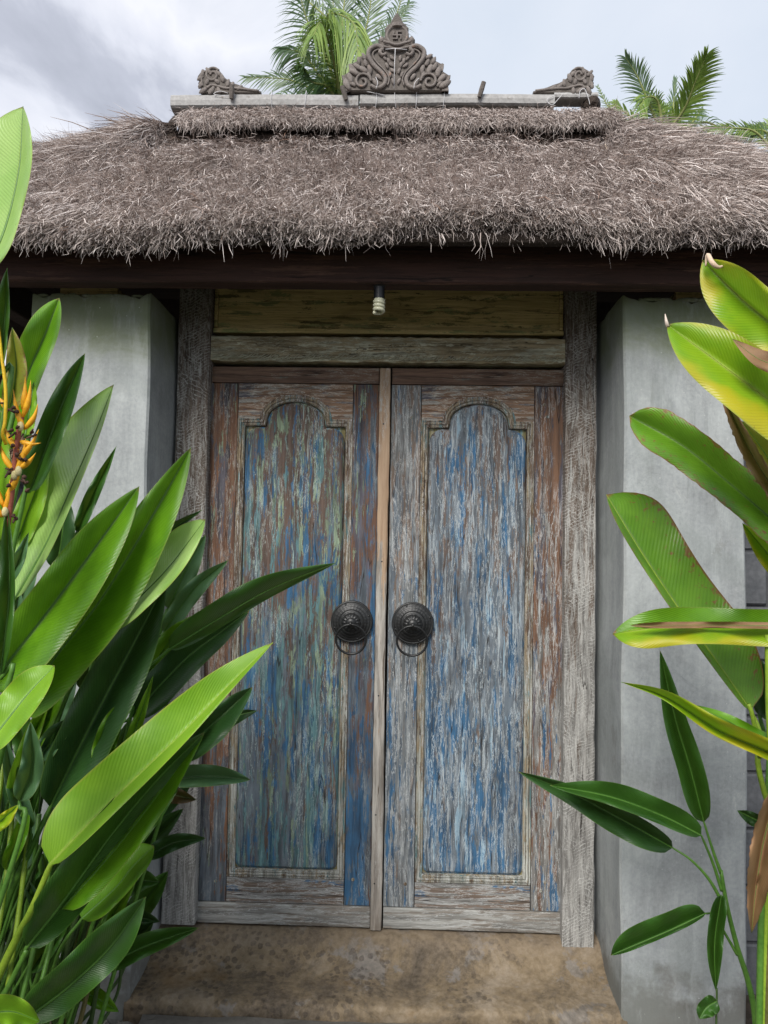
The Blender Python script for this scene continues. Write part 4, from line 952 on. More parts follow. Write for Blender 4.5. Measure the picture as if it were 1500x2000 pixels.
tube('medallion_swag', crom([cp(744, 95, .004), cp(760, 101, .010), cp(774, 104, .012), cp(788, 101, .010), cp(804, 95, .004)], 5), .0050, m_carve, crest, 7)
pf = [(.0, 58), (.040, 57), (.041, 53), (.033, 52), (.034, 48), (.026, 47), (.024, 43), (.017, 40), (.011, 35), (.006, 31), (.008, 29), (.0, 26)]
V, F = lathe_z(mc[0], fy+.028, [(r, czp+(180-y)*szp) for r, y in pf], 18); mesh('finial', V, F, m_carve, crest, smooth=False)
tube('tie_wire', [cp(770, 183, .022), cp(770, 140, .020), cp(771, 106, .022)], .0012, m_wire, crest, 5); tube('tie_wire', [cp(752, 107, .020), cp(771, 106, .022), cp(794, 108, .020)], .0012, m_wire, crest, 5)
tube('tie_wire', crom([cp(735, 183, .02), cp(738, 172, .022), cp(734, 158, .012)], 4), .0011, m_wire, crest, 5); tube('tie_wire', crom([cp(808, 183, .02), cp(810, 172, .022), cp(818, 160, .012)], 4), .0011, m_wire, crest, 5)
# ---------------------------------------------------------------- side ornaments: upright scroll with a tail running towards the middle
def side_orn(label, hx, hy, fl, tail, top):
    c0 = PX(hx, 180, PYF); t = thing('ridge_ornament', label, 'roof ornament', (c0.x, RYC, c0.z), group='carved scroll ornaments at the ridge ends')
    def q(x, y, yo=0): v = PX(hx+fl*x, y, PYF); return (v.x, PYF+.004-yo, v.z)
    out = [(26, 180), (24, 170), (31, 160), (28, 154), (32, 147), (27, 140), (20, 136), (10, top), (-2, top-1), (-12, top+4), (-18, top+12), (-22, 150), (-30, 156), (-38, 160), (-48, 163), (-60, 168), (-tail, 176), (-tail, 181)]
    P = [(q(x, y)[0], q(x, y)[2]) for x, y in out]
    if fl > 0: P = P[::-1]
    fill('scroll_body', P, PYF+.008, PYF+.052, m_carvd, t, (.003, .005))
    tube('scroll', crom([q(x, y, .002) for x, y in spiral(2, 146, 4, 15, 0, 1.4, 16)], 3), .0050, m_carve, t, 7)
    tube('scroll', crom([q(14, 172, .002), q(4, 166, .002), q(-8, 168, .002), q(-24, 172, .002), q(-44, 172, .002), q(-tail+4, 177, .002)], 5), .0052, m_carve, t, 7)
    tube('scroll', crom([q(22, 168, .002), q(23, 158, .002), q(24, 146, .002), q(16, 138, .002)], 5), .0046, m_carve, t, 7)
    for (x, y, r) in ((20, 176, 6), (26, 166, 5), (26, 152, 5), (22, 143, 5), (10, 138, 5), (-10, 143, 5), (-17, 152, 6), (-28, 162, 5), (-36, 167, 5), (-50, 171, 4.5), (4, 176, 6), (-10, 176, 5), (12, 158, 5), (-6, 158, 5)):
        c = q(x, y, .002); b2 = bmesh.new(); bmesh.ops.create_icosphere(b2, subdivisions=2, radius=r*sx_)
        M_ = Matrix.Rotation(random.uniform(-1, 1), 3, 'Y')
        for v in b2.verts: v.co = (M_ @ Vector((v.co.x*.8, v.co.y*.5, v.co.z*1.7)))*(1+.1*math.sin(v.co.z*900))+Vector(c)
        bmobj('carved_leaf', b2, m_carve, t, smooth=True)
    return t
side_orn('carved scroll ornament with an orange weathered head, left end of the ridge', 417, 0, -1, 92, 133)
side_orn('carved scroll ornament, smaller and greyer, right end of the ridge', 1130, 0, 1, 88, 130)
# ---------------------------------------------------------------- low thatched cappings on the two block walls
def capping(label, x0, x1, yc, z, n, tm):
    t = thing('wall_capping', label, 'wall capping', ((x0+x1)/2, yc, 0))
    prof = [(yc-.22, z), (yc-.235, z+.05), (yc, z+.36), (yc+.235, z+.05), (yc+.22, z)]; V = []; F = []; k = 5; m = 12
    for i in range(m+1):
        for (y, zz) in prof: V.append((x0+(x1-x0)*i/m, y, zz))
    for i in range(m):
        for j in range(k): F.append((i*k+j, (i+1)*k+j, (i+1)*k+(j+1) % k, i*k+(j+1) % k))
    F += [tuple(range(k)), tuple(m*k+j for j in reversed(range(k)))]
    mesh('capping_body', V, F, m_under, t)
    u = rng.uniform(0, 1, n); x = rng.uniform(x0, x1, n); p0 = np.stack([x, yc-.235*u-.005, z+.36-.31*u], 1)
    dd = np.stack([rng.normal(0, .2, n), -.5+rng.normal(0, .1, n), np.full(n, -.75)], 1); dd /= np.linalg.norm(dd, axis=1)[:, None]; nn = np.tile(np.array([[0, -.8, .6]]), (n, 1)); q2 = np.cross(dd, nn); q2 /= np.linalg.norm(q2, axis=1)[:, None]
    strands('capping_straw', p0, dd, nn, q2, rng.uniform(.05, .13, n), m_strawd, t, .002, .01, .01, .015, tonem=tm, tones=.2)
capping('brown thatch capping on the wall left of the left pillar', -3.0, -1.28, .09, 1.77, 16000, .5)
capping('dark thatch capping on the wall right of the right pillar', 1.10, 2.9, .05, 1.99, 12000, .3)
# ---------------------------------------------------------------- coconut palms behind
GR = Vector((0, 0, -1))
def frond(parent, pts, Lf, mat, n=46, w=.015, droop=.62, ang=48, tw=0.0, side=None, label=None):
    C = crom(pts, 12); N = len(C)
    V, F = tube_data(C, [max(.004, .028*(1-i/N)) for i in range(N)], 5)
    fr_ = mesh('frond', V, F, m_rach, parent, smooth=True, label=label)
    LV = []; LF = []; LC = []
    T0 = (C[1]-C[0]).normalized()
    tocam = Vector((0, -1, 0))
    for i in range(n):
        t = .10+.90*i/(n-1); f_ = t*(N-1); k = min(int(f_), N-2); P = C[k].lerp(C[k+1], f_-k); T = (C[k+1]-C[k]).normalized()
        sd_ = (side or T.cross(tocam)); sd_ = (sd_-T*sd_.dot(T)).normalized(); upv = sd_.cross(T).normalized()
        ll = Lf*(.45+.55*math.sin(min(1, t*1.25+.12)*math.pi*.62))*(1-.55*max(0, t-.6)/.4)
        for s_ in (1, -1):
            a = math.radians(ang*(1-.45*t)+random.uniform(-7, 7)); d_ = (T*math.cos(a)+sd_*s_*math.sin(a)+upv*random.uniform(-.15, .3)).normalized(); L_ = ll*random.uniform(.85, 1.1)
            wv = d_.cross(upv).normalized()*w; b = len(LV); tone = min(1, max(0, random.gauss(.5, .25)))
            for q in range(5):
                u = q/4; c = P+d_*(L_*u)+GR*(droop*L_*u*u*(1 if q else 0)); ww = wv*(.35+1.2*u if u < .35 else .77*(1-u)/.65+.06)
                LV += [c-ww, c+ww]; LC += [(min(1, tone+u*.2), 0, 0, 1)]*2
            for q in range(4): LF.append((b+2*q, b+2*q+1, b+2*q+3, b+2*q+2))
    mesh('leaflets', LV, LF, mat, fr_, col=LC)
def palm(label, cx, cy, Y, list_, trunk_r=.13):
    c = PX(cx, cy, Y); t = thing('coconut_palm', label, 'palm tree', (c.x, c.y, 0))
    base = Vector((c.x, c.y, -.05)); pts = [base, Vector((c.x-.10, c.y+.05, c.z*.5)), c]; C = crom(pts, 14)
    V, F = tube_data(C, [trunk_r*(1.35-.5*i/len(C))*(1+.05*(i % 2)) for i in range(len(C))], 14); mesh('trunk', V, F, m_trunk, t, smooth=True)
    b2 = bmesh.new(); bmesh.ops.create_icosphere(b2, subdivisions=2, radius=trunk_r*1.3)
    for v in b2.verts: v.co = v.co+c
    bmobj('crown_shaft', b2, m_rach, t, smooth=True)
    for (pp, dy, Lf, mat, kw) in list_:
        P = [c]+[PX(x, y, Y+dy*(i+1)/len(pp)) for i, (x, y) in enumerate(pp)]; frond(t, P, Lf, mat, **kw)
    # fronds on the far side and hanging below, out of the photograph
    for k in range(5):
        a = math.radians(200+35*k); d_ = Vector((math.cos(a), abs(math.sin(a))*1.0+.3, .35)); frond(t, [c, c+d_*1.1+Vector((0, 0, .2)), c+d_*2.0+Vector((0, 0, -.9))], .5, m_palmd, n=26)
    return t
palm('coconut palm with long dark and pale drooping fronds behind the centre of the roof', 668, 215, 7.0, [
  ([(640, 120), (600, 40), (575, -60)], -.5, .55, m_palmg, {}),
  ([(665, 110), (672, 10), (690, -110)], .4, .60, m_palmd, dict(n=60, w=.019, droop=.2)),
  ([(700, 110), (722, 20), (735, -110)], .6, .60, m_palmd, dict(n=60, w=.020, droop=.2)),
  ([(645, 130), (655, 50), (640, -60)], .9, .60, m_palmd, dict(n=60, w=.020)),
  ([(720, 130), (770, 40), (800, -60)], .2, .50, m_palmg, dict(n=52)),
  ([(705, 140), (760, 70), (800, 5)], .5, .42, m_palmd, dict(n=46)),
  ([(625, 150), (590, 105), (548, 95)], -.3, .42, m_palmg, dict(droop=.9)),
  ([(650, 110), (628, 45), (612, 70)], -.9, .50, m_palml, dict(n=54, w=.017, droop=1.1)),
  ([(668, 100), (640, 30), (690, 45), (700, 120)], -1.1, .55, m_palml, dict(n=60, w=.017, droop=1.3)),
  ([(620, 180), (560, 155), (480, 152)], .3, .34, m_palmd, dict(n=48, droop=.35)),
  ([(640, 170), (610, 160), (585, 130)], -.4, .5, m_palmd, dict(n=48, droop=1.0)),
  ([(740, 165), (800, 120), (822, 125)], .4, .32, m_palmg, dict(n=30)),
  ([(650, 60), (600, 0), (560, -50)], .5, .5, m_palmd, dict(n=50)),
])
palm('small coconut palm with upright fronds behind the right slope of the roof', 1296, 268, 8.0, [
  ([(1268, 205), (1245, 150), (1222, 113)], -.3, .42, m_palmg, dict(droop=.4, n=56)),
  ([(1335, 215), (1358, 160), (1380, 108)], -.6, .46, m_palml, dict(n=64, w=.017, droop=.35)),
  ([(1312, 225), (1316, 195), (1318, 158)], .2, .26, m_palmg, dict(n=26, droop=.1, ang=25)),
  ([(1250, 240), (1215, 215), (1200, 200)], .1, .30, m_palml, dict(n=30, droop=.5)),
  ([(1345, 245), (1362, 225), (1372, 212)], .4, .3, m_palmg, dict(n=30, droop=.6)),
  ([(1230, 240), (1190, 210), (1168, 170)], .3, .16, m_palmg, dict(n=24, droop=.2)),
  ([(1285, 200), (1262, 190), (1250, 215)], -.4, .34, m_palml, dict(n=36, droop=.7)),
  ([(1325, 240), (1345, 200), (1362, 170)], .5, .38, m_palmg, dict(n=40, droop=.6)),
  ([(1300, 235), (1295, 215), (1280, 195)], .0, .32, m_palml, dict(n=30, droop=.5)),
])
palm('coconut palm with arching fronds low at the far right behind the roof', 1530, 330, 7.5, [
  ([(1480, 262), (1430, 250), (1375, 252)], -.4, .26, m_palml, dict(n=40, droop=.3)),
  ([(1500, 262), (1460, 258), (1400, 285)], -.2, .30, m_palmg, dict(n=40, droop=.4)),
  ([(1520, 262), (1500, 245), (1470, 250)], .3, .30, m_palml, dict(n=34, droop=.5)),
  ([(1570, 250), (1600, 200), (1630, 190)], .3, .40, m_palmd, dict(n=34)),
])
# ---------------------------------------------------------------- broad leaved plants
def wprof(t, a0=.20, q=.50, tp=2.4):
    w_ = math.sqrt(max(0, 1-(1-min(t/a0, 1))**2))**.85
    if t > q: w_ *= max(0, 1-((t-q)/(1-q))**tp)**.9
    return w_
def leaf(parent, pts, Y0, Y1, wL, wR, mat, stalk=None, dL=.03, dR=.03, smat=None, a0=.24, q=.42, tp=1.9, wav=.010, sr=.0055, label=None, nseg=40, nx=7, curlL=0.0, curlR=0.0, rag=0.0):
    """a leaf through the midrib points (photo pixels, base to tip) between depths Y0 and Y1; wL and wR are half widths"""
    dL *= 1.5; dR *= 1.5
    C = crom([Vector((x, y, 0)) for x, y in pts], 14); N = len(C)
    ln = [0]
    for i in range(1, N): ln.append(ln[-1]+(C[i]-C[i-1]).length)
    tot = ln[-1]
    def at(t):
        s_ = t*tot
        for i in range(1, N):
            if ln[i] >= s_-1e-9:
                f_ = (s_-ln[i-1])/max(1e-9, ln[i]-ln[i-1]); return C[i-1].lerp(C[i], f_)
        return C[-1]
    V = []; UV = []; F = []; ph = random.uniform(0, 6); ph2 = random.uniform(0, 6)
    M = 2*nx+1; rib = []
    for i in range(nseg+1):
        t = i/nseg; P = at(t); A = at(max(0, t-.02)); B = at(min(1, t+.02)); d_ = (B-A); d_.normalize(); nr = Vector((d_.y, -d_.x))
        Y = Y0+(Y1-Y0)*t; w_ = wprof(t, a0, q, tp)
        for j in range(-nx, nx+1):
            v = j/nx; av = abs(v); W, D, cu = (wL, dL, curlL) if v >= 0 else (wR, dR, curlR); s_ = 1 if v >= 0 else -1
            vv = av
            if cu and av > .6: vv = av-(av-.6)*cu*1.5
            wob = 1+.035*math.sin(t*9+ph+s_)*av+(rag*random.uniform(-.12, .04) if av == 1 else 0)
            px_ = P.x+nr.x*s_*W*w_*vv*wob; py_ = P.y+nr.y*s_*W*w_*vv*wob
            yy = Y-D*w_*math.sin(av*math.pi/2)+wav*av*av*math.sin(t*17+ph2+s_*1.3)*w_+(-.02*cu*(av-.6) if cu and av > .6 else 0)
            V.append(PX(px_, py_, yy)); UV.append((t, v))
        rib.append(PX(P.x, P.y, Y-.0006))
    for i in range(nseg):
        for j in range(M-1): F.append((i*M+j, i*M+j+1, (i+1)*M+j+1, (i+1)*M+j))
    o = mesh('leaf', V, np.array(F), mat, parent, smooth=True, uvs=UV, label=label)
    st_pts = rib[:]; rr = [sr*.62*(1-.80*i/nseg) for i in range(nseg+1)]
    if stalk is not None:
        S = [PX(*s_) if not isinstance(s_, Vector) else s_ for s_ in stalk]           # from leaf base to root
        Cs = crom([rib[0]]+S, 8); pre = list(reversed(Cs[1:])); n_ = len(pre)
        st_pts = pre+st_pts; rr = [sr*(1.25-.55*i/n_) for i in range(n_)]+rr
    V, F = tube_data(st_pts, rr, 6); mesh('leaf_stalk', V, F, smat or (m_stalkg), o, smooth=True)
    return o
rootL = Vector((-1.02, -.98, -.03)); rootF = Vector((-1.06, -1.28, -.03)); 
def rL(dx=0, dy=0): return Vector((-1.02+dx, -.98+dy, -.04))
clump = thing('broad_leaf_plant', 'dense clump of long glossy green leaves at the left, leaning over the door', 'plant', (-1.02, -.98, 0))
front = thing('flowering_plant', 'plant at the left edge with orange and red flower spike and tall upright leaves', 'plant', (-1.12, -1.30, 0))
low = thing('broad_leaf_plant', 'lower darker leafy plant at the bottom left beside the step', 'plant', (-.98, -.72, 0))
def rW(dx=0, dy=0): return Vector((-.98+dx, -.72+dy, -.04))
# behind: darker leaves close to the pillar
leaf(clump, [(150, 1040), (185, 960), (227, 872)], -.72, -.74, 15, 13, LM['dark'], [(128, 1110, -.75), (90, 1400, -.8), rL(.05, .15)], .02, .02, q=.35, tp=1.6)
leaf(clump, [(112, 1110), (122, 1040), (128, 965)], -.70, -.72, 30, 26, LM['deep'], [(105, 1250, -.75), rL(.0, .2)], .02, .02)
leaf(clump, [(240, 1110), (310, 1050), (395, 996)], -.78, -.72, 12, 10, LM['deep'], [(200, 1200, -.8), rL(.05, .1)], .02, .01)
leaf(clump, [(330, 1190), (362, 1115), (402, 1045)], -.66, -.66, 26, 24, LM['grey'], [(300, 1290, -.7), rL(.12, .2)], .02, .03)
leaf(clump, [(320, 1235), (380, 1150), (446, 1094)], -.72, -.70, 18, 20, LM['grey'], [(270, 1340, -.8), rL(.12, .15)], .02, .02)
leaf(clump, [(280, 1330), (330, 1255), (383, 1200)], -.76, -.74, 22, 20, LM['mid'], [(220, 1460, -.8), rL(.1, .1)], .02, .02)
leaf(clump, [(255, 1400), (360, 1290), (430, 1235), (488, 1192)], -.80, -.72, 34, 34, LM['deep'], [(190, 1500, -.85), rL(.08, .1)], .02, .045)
leaf(clump, [(330, 1268), (430, 1207), (530, 1150), (655, 1100)], -.86, -.78, 34, 17, LM['dark'], [(250, 1350, -.88), (150, 1560, -.95), rL(.1, .06)], .03, -.02, q=.42, tp=1.7, wav=.009)
leaf(clump, [(240, 1470), (262, 1430), (300, 1318)], -.95, -.94, 12, 12, LM['bright'], [(215, 1560, -.95), rL(.03)], .015, .01, q=.3, tp=1.4)
leaf(clump, [(195, 1500), (218, 1420), (256, 1362)], -.98, -.97, 24, 20, LM['mid'], [(180, 1600, -.98), rL(.02)], .03, .03)
leaf(clump, [(340, 1480), (420, 1410), (493, 1342)], -.86, -.80, 28, 34, LM['deep'], [(260, 1580, -.9), rL(.12)], .03, .05)
leaf(clump, [(420, 1430), (460, 1400), (502, 1388)], -.66, -.64, 12, 14, LM['deep'], [(340, 1520, -.7), rL(.18, .2)], .01, .01)
leaf(clump, [(330, 1522), (410, 1516), (489, 1523)], -.84, -.80, 24, 20, LM['grey'], [(280, 1545, -.88), (180, 1700, -.95), rL(.1)], .02, .03, smat=m_stalkd)
leaf(clump, [(290, 1548), (335, 1552), (383, 1562)], -.80, -.78, 16, 18, LM['rust'], [(240, 1580, -.85), rL(.1, .1)], .02, .02, smat=m_stalkd)
leaf(low, [(285, 1675), (340, 1646), (402, 1637)], -.70, -.66, 18, 15, LM['deep'], [(240, 1730, -.72), rW(.03)], .02, .02, smat=m_stalkd)
leaf(low, [(222, 1745), (268, 1722), (311, 1722)], -.66, -.64, 30, 22, LM['dark'], [(195, 1800, -.68), rW(.05)], .03, .03, smat=m_stalkd)
leaf(low, [(215, 1775), (265, 1790), (312, 1800)], -.62, -.60, 20, 16, LM['deep'], [(190, 1800, -.65), rW(.05, .05)], .02, .02, smat=m_stalkd)
leaf(low, [(195, 1893), (280, 1850), (388, 1812)], -.72, -.66, 26, 20, LM['dark'], [(160, 1930, -.75), rW(.06)], .03, .03)
leaf(low, [(145, 1928), (190, 1950), (232, 1976)], -.70, -.68, 20, 20, LM['mid'], [(120, 1960, -.7), rW(.02)], .02, .02)
# deep, dark filling leaves and stems inside the clump
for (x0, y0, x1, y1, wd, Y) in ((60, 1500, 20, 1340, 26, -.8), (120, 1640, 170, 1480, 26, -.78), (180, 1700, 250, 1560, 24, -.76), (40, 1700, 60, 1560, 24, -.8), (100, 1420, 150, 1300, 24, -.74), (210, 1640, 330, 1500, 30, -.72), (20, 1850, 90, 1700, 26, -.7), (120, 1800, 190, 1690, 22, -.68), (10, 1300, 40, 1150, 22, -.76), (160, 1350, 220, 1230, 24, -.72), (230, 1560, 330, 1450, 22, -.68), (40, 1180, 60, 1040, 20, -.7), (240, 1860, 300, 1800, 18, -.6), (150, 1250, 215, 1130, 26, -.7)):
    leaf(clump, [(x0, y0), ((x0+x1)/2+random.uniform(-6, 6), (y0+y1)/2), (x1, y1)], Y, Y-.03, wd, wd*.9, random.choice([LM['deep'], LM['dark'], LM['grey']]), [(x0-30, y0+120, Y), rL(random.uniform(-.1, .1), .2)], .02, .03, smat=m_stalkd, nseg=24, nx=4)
for k in range(26):
    x = random.uniform(-40, 250); y = random.uniform(1560, 1700); Y = random.uniform(-.95, -.62); a = PX(x, y, Y); b = Vector((-1.02+random.uniform(-.22, .18), Y+random.uniform(-.1, .1), -.04)); m_ = (a+b)/2+Vector((random.uniform(-.02, .03), 0, 0))
    tube('stem', crom([b, m_, a], 6), random.uniform(.004, .009), random.choice([m_stalkg, m_stalkd, m_stalkd, m_sheath]), low if k % 3 == 0 else clump, 6)
# more narrow blades crossing inside the clump
for (b, t, wd, Y, mm) in (((40, 1500), (150, 1260), 20, -.98, 'mid'), ((150, 1560), (262, 1290), 24, -.93, 'dark'), ((190, 1440), (300, 1240), 18, -.90, 'mid'), ((60, 1620), (10, 1440), 20, -1.0, 'grey'), ((130, 1700), (215, 1500), 18, -.95, 'grey'), ((250, 1660), (352, 1530), 20, -.86, 'dark'), ((10, 1700), (58, 1560), 16, -1.02, 'mid'), ((200, 1830), (270, 1700), 16, -.85, 'mid'), ((60, 1900), (140, 1770), 18, -.95, 'dark'), ((300, 1490), (398, 1372), 18, -.92, 'mid'), ((210, 1300), (290, 1150), 18, -.9, 'dark'), ((40, 1290), (86, 1130), 20, -.92, 'dark'), ((100, 1860), (40, 1700), 16, -.9, 'grey'), ((20, 1560), (98, 1350), 18, -1.0, 'bright'), ((130, 1960), (215, 1860), 16, -.9, 'mid')):
    leaf(clump, [b, ((b[0]+t[0])/2+random.uniform(-10, 10), (b[1]+t[1])/2), t], Y, Y+.03, wd, wd*.9, LM[mm], [(b[0]-20, b[1]+90, Y), rL(random.uniform(-.15, .12), random.uniform(-.1, .15))], .03, .035, nseg=26, nx=5, sr=.004)
for k in range(22):
    x = random.uniform(-20, 250); y = random.uniform(1480, 1900); a_ = random.uniform(-.5, .9); L_ = random.uniform(110, 190); Y = random.uniform(-.60, -.42)
    leaf(low, [(x, y), (x+L_*.5*math.sin(a_), y-L_*.5*math.cos(a_)), (x+L_*math.sin(a_)+10, y-L_*math.cos(a_))], Y, Y-.03, 26, 24, random.choice([LM['deep'], LM['deep'], LM['dark']]), [(x-20, y+100, Y), rW(random.uniform(-.2, .05), .15)], .03, .03, smat=m_stalkd, nseg=18, nx=3)
# mid layer
leaf(clump, [(98, 1577), (180, 1410), (262, 1255), (326, 1133)], -.98, -.93, 52, 58, LM['deep'], [(60, 1660, -1.0), (0, 1800, -1.0), rL(-.1)], .05, .05, sr=.008, q=.45)
leaf(clump, [(35, 1400), (103, 1290), (196, 1172), (290, 1020), (373, 874)], -1.08, -.98, 44, 62, LM['mid'], [(5, 1460, -1.05), rL(-.12)], .05, .035, sr=.008, q=.46, tp=2.2)
leaf(clump, [(205, 1232), (262, 1178), (330, 1108), (401, 1014)], -1.02, -.98, 46, 24, LM['pale'], [(170, 1290, -1.02), (90, 1480, -1.0), rL(-.04)], -.02, .05, sr=.006, q=.55, tp=3)
leaf(clump, [(-25, 1345), (70, 1225), (160, 1105), (272, 950)], -1.14, -1.06, 52, 60, LM['mid'], [(-60, 1420, -1.1), rL(-.2)], .035, .05, sr=.008, q=.46, tp=2.2)
leaf(clump, [(32, 1168), (92, 1060), (146, 938), (188, 840), (222, 751)], -1.10, -1.02, 76, 13, LM['pale'], [(0, 1230, -1.08), (-30, 1400, -1.0), rL(-.15)], -.06, .05, sr=.007, q=.45, tp=2.6)
leaf(clump, [(30, 1070), (62, 980), (96, 892)], -1.00, -.98, 26, 26, LM['bright'], [(10, 1150, -1), rL(-.18)], .03, .03)
leaf(clump, [(74, 1482), (105, 1440), (141, 1402)], -1.00, -.98, 20, 22, LM['grey'], [(55, 1560, -1), rL(-.08)], .03, .03)
leaf(clump, [(98, 1690), (196, 1587), (355, 1433), (452, 1333), (533, 1255)], -1.16, -1.04, 72, 20, LM['bright'], [(60, 1780, -1.15), (0, 1900, -1.1), rL(-.1, -.1)], .0, .055, sr=.009, smat=m_stalky, q=.30, tp=2.1, a0=.22)
leaf(clump, [(52, 1850), (120, 1765), (220, 1628), (310, 1520), (400, 1430)], -1.10, -1.02, 46, 42, LM['dark'], [(20, 1920, -1.1), rL(-.1, -.1)], .05, -.01, sr=.007, q=.5, tp=1.9)
leaf(clump, [(122, 1775), (240, 1640), (400, 1430)], -1.085, -1.01, 4, 34, LM['mid'], None, .0, .03, q=.4, tp=1.6, sr=.003)
leaf(low, [(160, 1795), (225, 1735), (262, 1690), (301, 1652)], -1.0, -.95, 44, 24, LM['mid'], [(115, 1860, -1), (70, 1990, -.95), rW(-.1, -.2)], -.02, .05, q=.6, tp=3.2)
leaf(low, [(50, 1990), (130, 1930), (215, 1850), (285, 1752)], -1.12, -1.05, 46, 36, LM['dark'], [(20, 2060, -1.1), rW(-.2, -.3)], .05, .0, sr=.007, q=.55)
leaf(low, [(-40, 1985), (20, 1975), (78, 1995)], -1.24, -1.2, 34, 40, LM['bright'], [(-60, 2050, -1.2), rW(-.3, -.4)], .03, .03)
# front layer at the left edge
def rF(dx=0, dy=0): return Vector((-1.12+dx, -1.30+dy, -.04))
leaf(front, [(-28, 530), (10, 450), (38, 330), (45, 208)], -1.42, -1.38, 95, 22, LM['pale'], [(-55, 620, -1.42), (-60, 1200, -1.4), rF(-.06)], -.02, .05, sr=.007, q=.6, tp=3.0)
leaf(front, [(0, 720), (10, 620), (14, 524)], -1.36, -1.35, 26, 9, LM['dark'], [(-10, 900, -1.35), rF()], .02, .02, q=.4)
leaf(front, [(10, 880), (52, 740), (90, 650), (116, 582)], -1.10, -1.06, 44, 26, LM['mid'], [(-10, 980, -1.12), rF(.05, .1)], .03, .04, q=.62, tp=3)
leaf(front, [(58, 960), (92, 870), (126, 780), (166, 690)], -1.12, -1.08, 30, 24, LM['dark'], [(30, 1050, -1.12), rF(.06, .1)], .03, .05, q=.5, tp=2)
leaf(front, [(50, 850), (60, 790), (66, 746)], -1.22, -1.2, 14, 14, LM['bright'], [(30, 960, -1.2), rF(.02)], .01, .01)
leaf(front, [(20, 800), (32, 720), (24, 640)], -1.18, -1.2, 22, 22, LM['drygreen'], [(5, 900, -1.2), rF()], .02, .02)
leaf(front, [(0, 860), (30, 760), (40, 700)], -1.06, -1.05, 30, 30, LM['dark'], [(-20, 960, -1.1), rF(0, .2)], .02, .02)
leaf(front, [(0, 1320), (18, 1160), (14, 985)], -1.36, -1.34, 24, 12, LM['dark'], [(-10, 1420, -1.36), rF(-.02)], .02, .02)
leaf(front, [(-10, 1060), (-5, 900), (2, 800)], -1.30, -1.3, 30, 28, LM['bright'], [(-20, 1200, -1.3), rF(-.03)], .02, .02)
leaf(front, [(0, 1150), (30, 1110), (56, 1040)], -1.18, -1.16, 14, 12, LM['grey'], [(-20, 1250, -1.2), rF()], .02, .02)
leaf(front, [(-30, 1465), (20, 1400), (60, 1350), (107, 1300)], -1.44, -1.38, 42, 30, LM['bright'], [(-60, 1530, -1.4), rF(-.1)], .0, .05, q=.55, tp=2.6)
leaf(front, [(-30, 1625), (0, 1605), (36, 1572)], -1.42, -1.4, 12, 16, LM['yellow'], [(-60, 1680, -1.4), rF(-.1)], .01, .02)
leaf(front, [(38, 1565), (62, 1500), (60, 1410)], -1.28, -1.28, 24, 22, LM['grey'], [(20, 1700, -1.3), rF(.1)], .03, .03)
for (x0, y0, x1, y1) in ((-20, 1950, 32, 1500), (0, 2050, 70, 1470), (-40, 1800, 16, 1400), (20, 2080, 130, 1500), (50, 2080, 150, 1560)):
    a = PX(x1, y1, -.93); b = PX(x0, y0, -1.12); c = Vector((b.x-.02, b.y, -.04)); tube('stem', crom([c, b, (a+b)/2+Vector((.006, 0, 0)), a], 6), .0058, m_stalky if x1 < 80 else m_stalkg, front, 7)
# flower spike: red stem, orange bracts in pairs, withered florets
fl_ = -1.34
fs = mesh('flower_stem', *tube_data(crom([PX(-8, 1300, fl_), PX(4, 1100, fl_), PX(16, 1020, fl_), PX(27, 930, fl_), PX(34, 860, fl_), PX(42, 815, fl_)], 8), [.0052]*41, 8), m_fstem, front, smooth=True)
def bract(b, t, w_=.0075, bend=.006):
    w_ = .0058
    A = PX(*b, fl_); B = PX(*t, fl_-.006); d_ = B-A; n_ = Vector((d_.z, 0, -d_.x)).normalized()
    pts = [A.lerp(B, i/9)+n_*bend*math.sin(i/9*math.pi) for i in range(10)]
    V, F = tube_data(pts, [w_*k for k in (.45, .75, .95, 1, .9, .72, .55, .38, .2, .03)], 8); mesh('bract', V, F, m_bract, front, smooth=True)
for b, t, bd in (((47, 838), (26, 760), -.004), ((47, 838), (74, 788), .006), ((40, 862), (80, 865), .004), ((30, 922), (-2, 858), -.006), ((31, 924), (50, 856), .004), ((36, 915), (70, 884), .004), ((6, 1008), (19, 936), .004), ((4, 1010), (-24, 940), -.004), ((44, 800), (49, 735), .002), ((12, 800), (-4, 775), .002), ((44, 815), (60, 742), .004), ((36, 880), (4, 822), -.004), ((33, 900), (76, 838), .005), ((12, 970), (44, 902), .004), ((8, 990), (-20, 905), -.004)):
    bract(b, t, .0075, bd)
it = []; ic = []
for (x, y) in ((20, 842), (26, 848), (32, 836), (60, 846), (66, 851), (15, 925), (20, 918), (44, 934), (50, 944), (14, 950), (24, 1008), (28, 1015), (50, 960), (46, 900), (22, 872), (30, 890), (10, 788), (24, 798), (30, 806)):
    c = PX(x, y, fl_-.012); e = c+Vector((random.uniform(-.008, .008), random.uniform(-.01, .004), random.uniform(-.008, .004)))*1.5; it.append(tube_data([c, e], [.0026, .0016], 5))
    b2 = bmesh.new(); bmesh.ops.create_icosphere(b2, subdivisions=1, radius=random.uniform(.003, .005)); ic.append(([v.co+c+Vector((.003, 0, .002)) for v in b2.verts], [[v.index for v in f.verts] for f in b2.faces])); b2.free()
o = multi('withered_floret', it+ic, m_bud, front); o['kind'] = 'stuff'
for (x, y) in ((40, 833), (28, 928), (10, 1000), (36, 920)):
    c = PX(x, y, fl_-.008); b2 = bmesh.new(); bmesh.ops.create_icosphere(b2, subdivisions=2, radius=.0075)
    for v in b2.verts: v.co = Vector((v.co.x*.8, v.co.y*.8, v.co.z*1.3))+c
    bmobj('cream_floret', b2, m_cream, front, smooth=True)
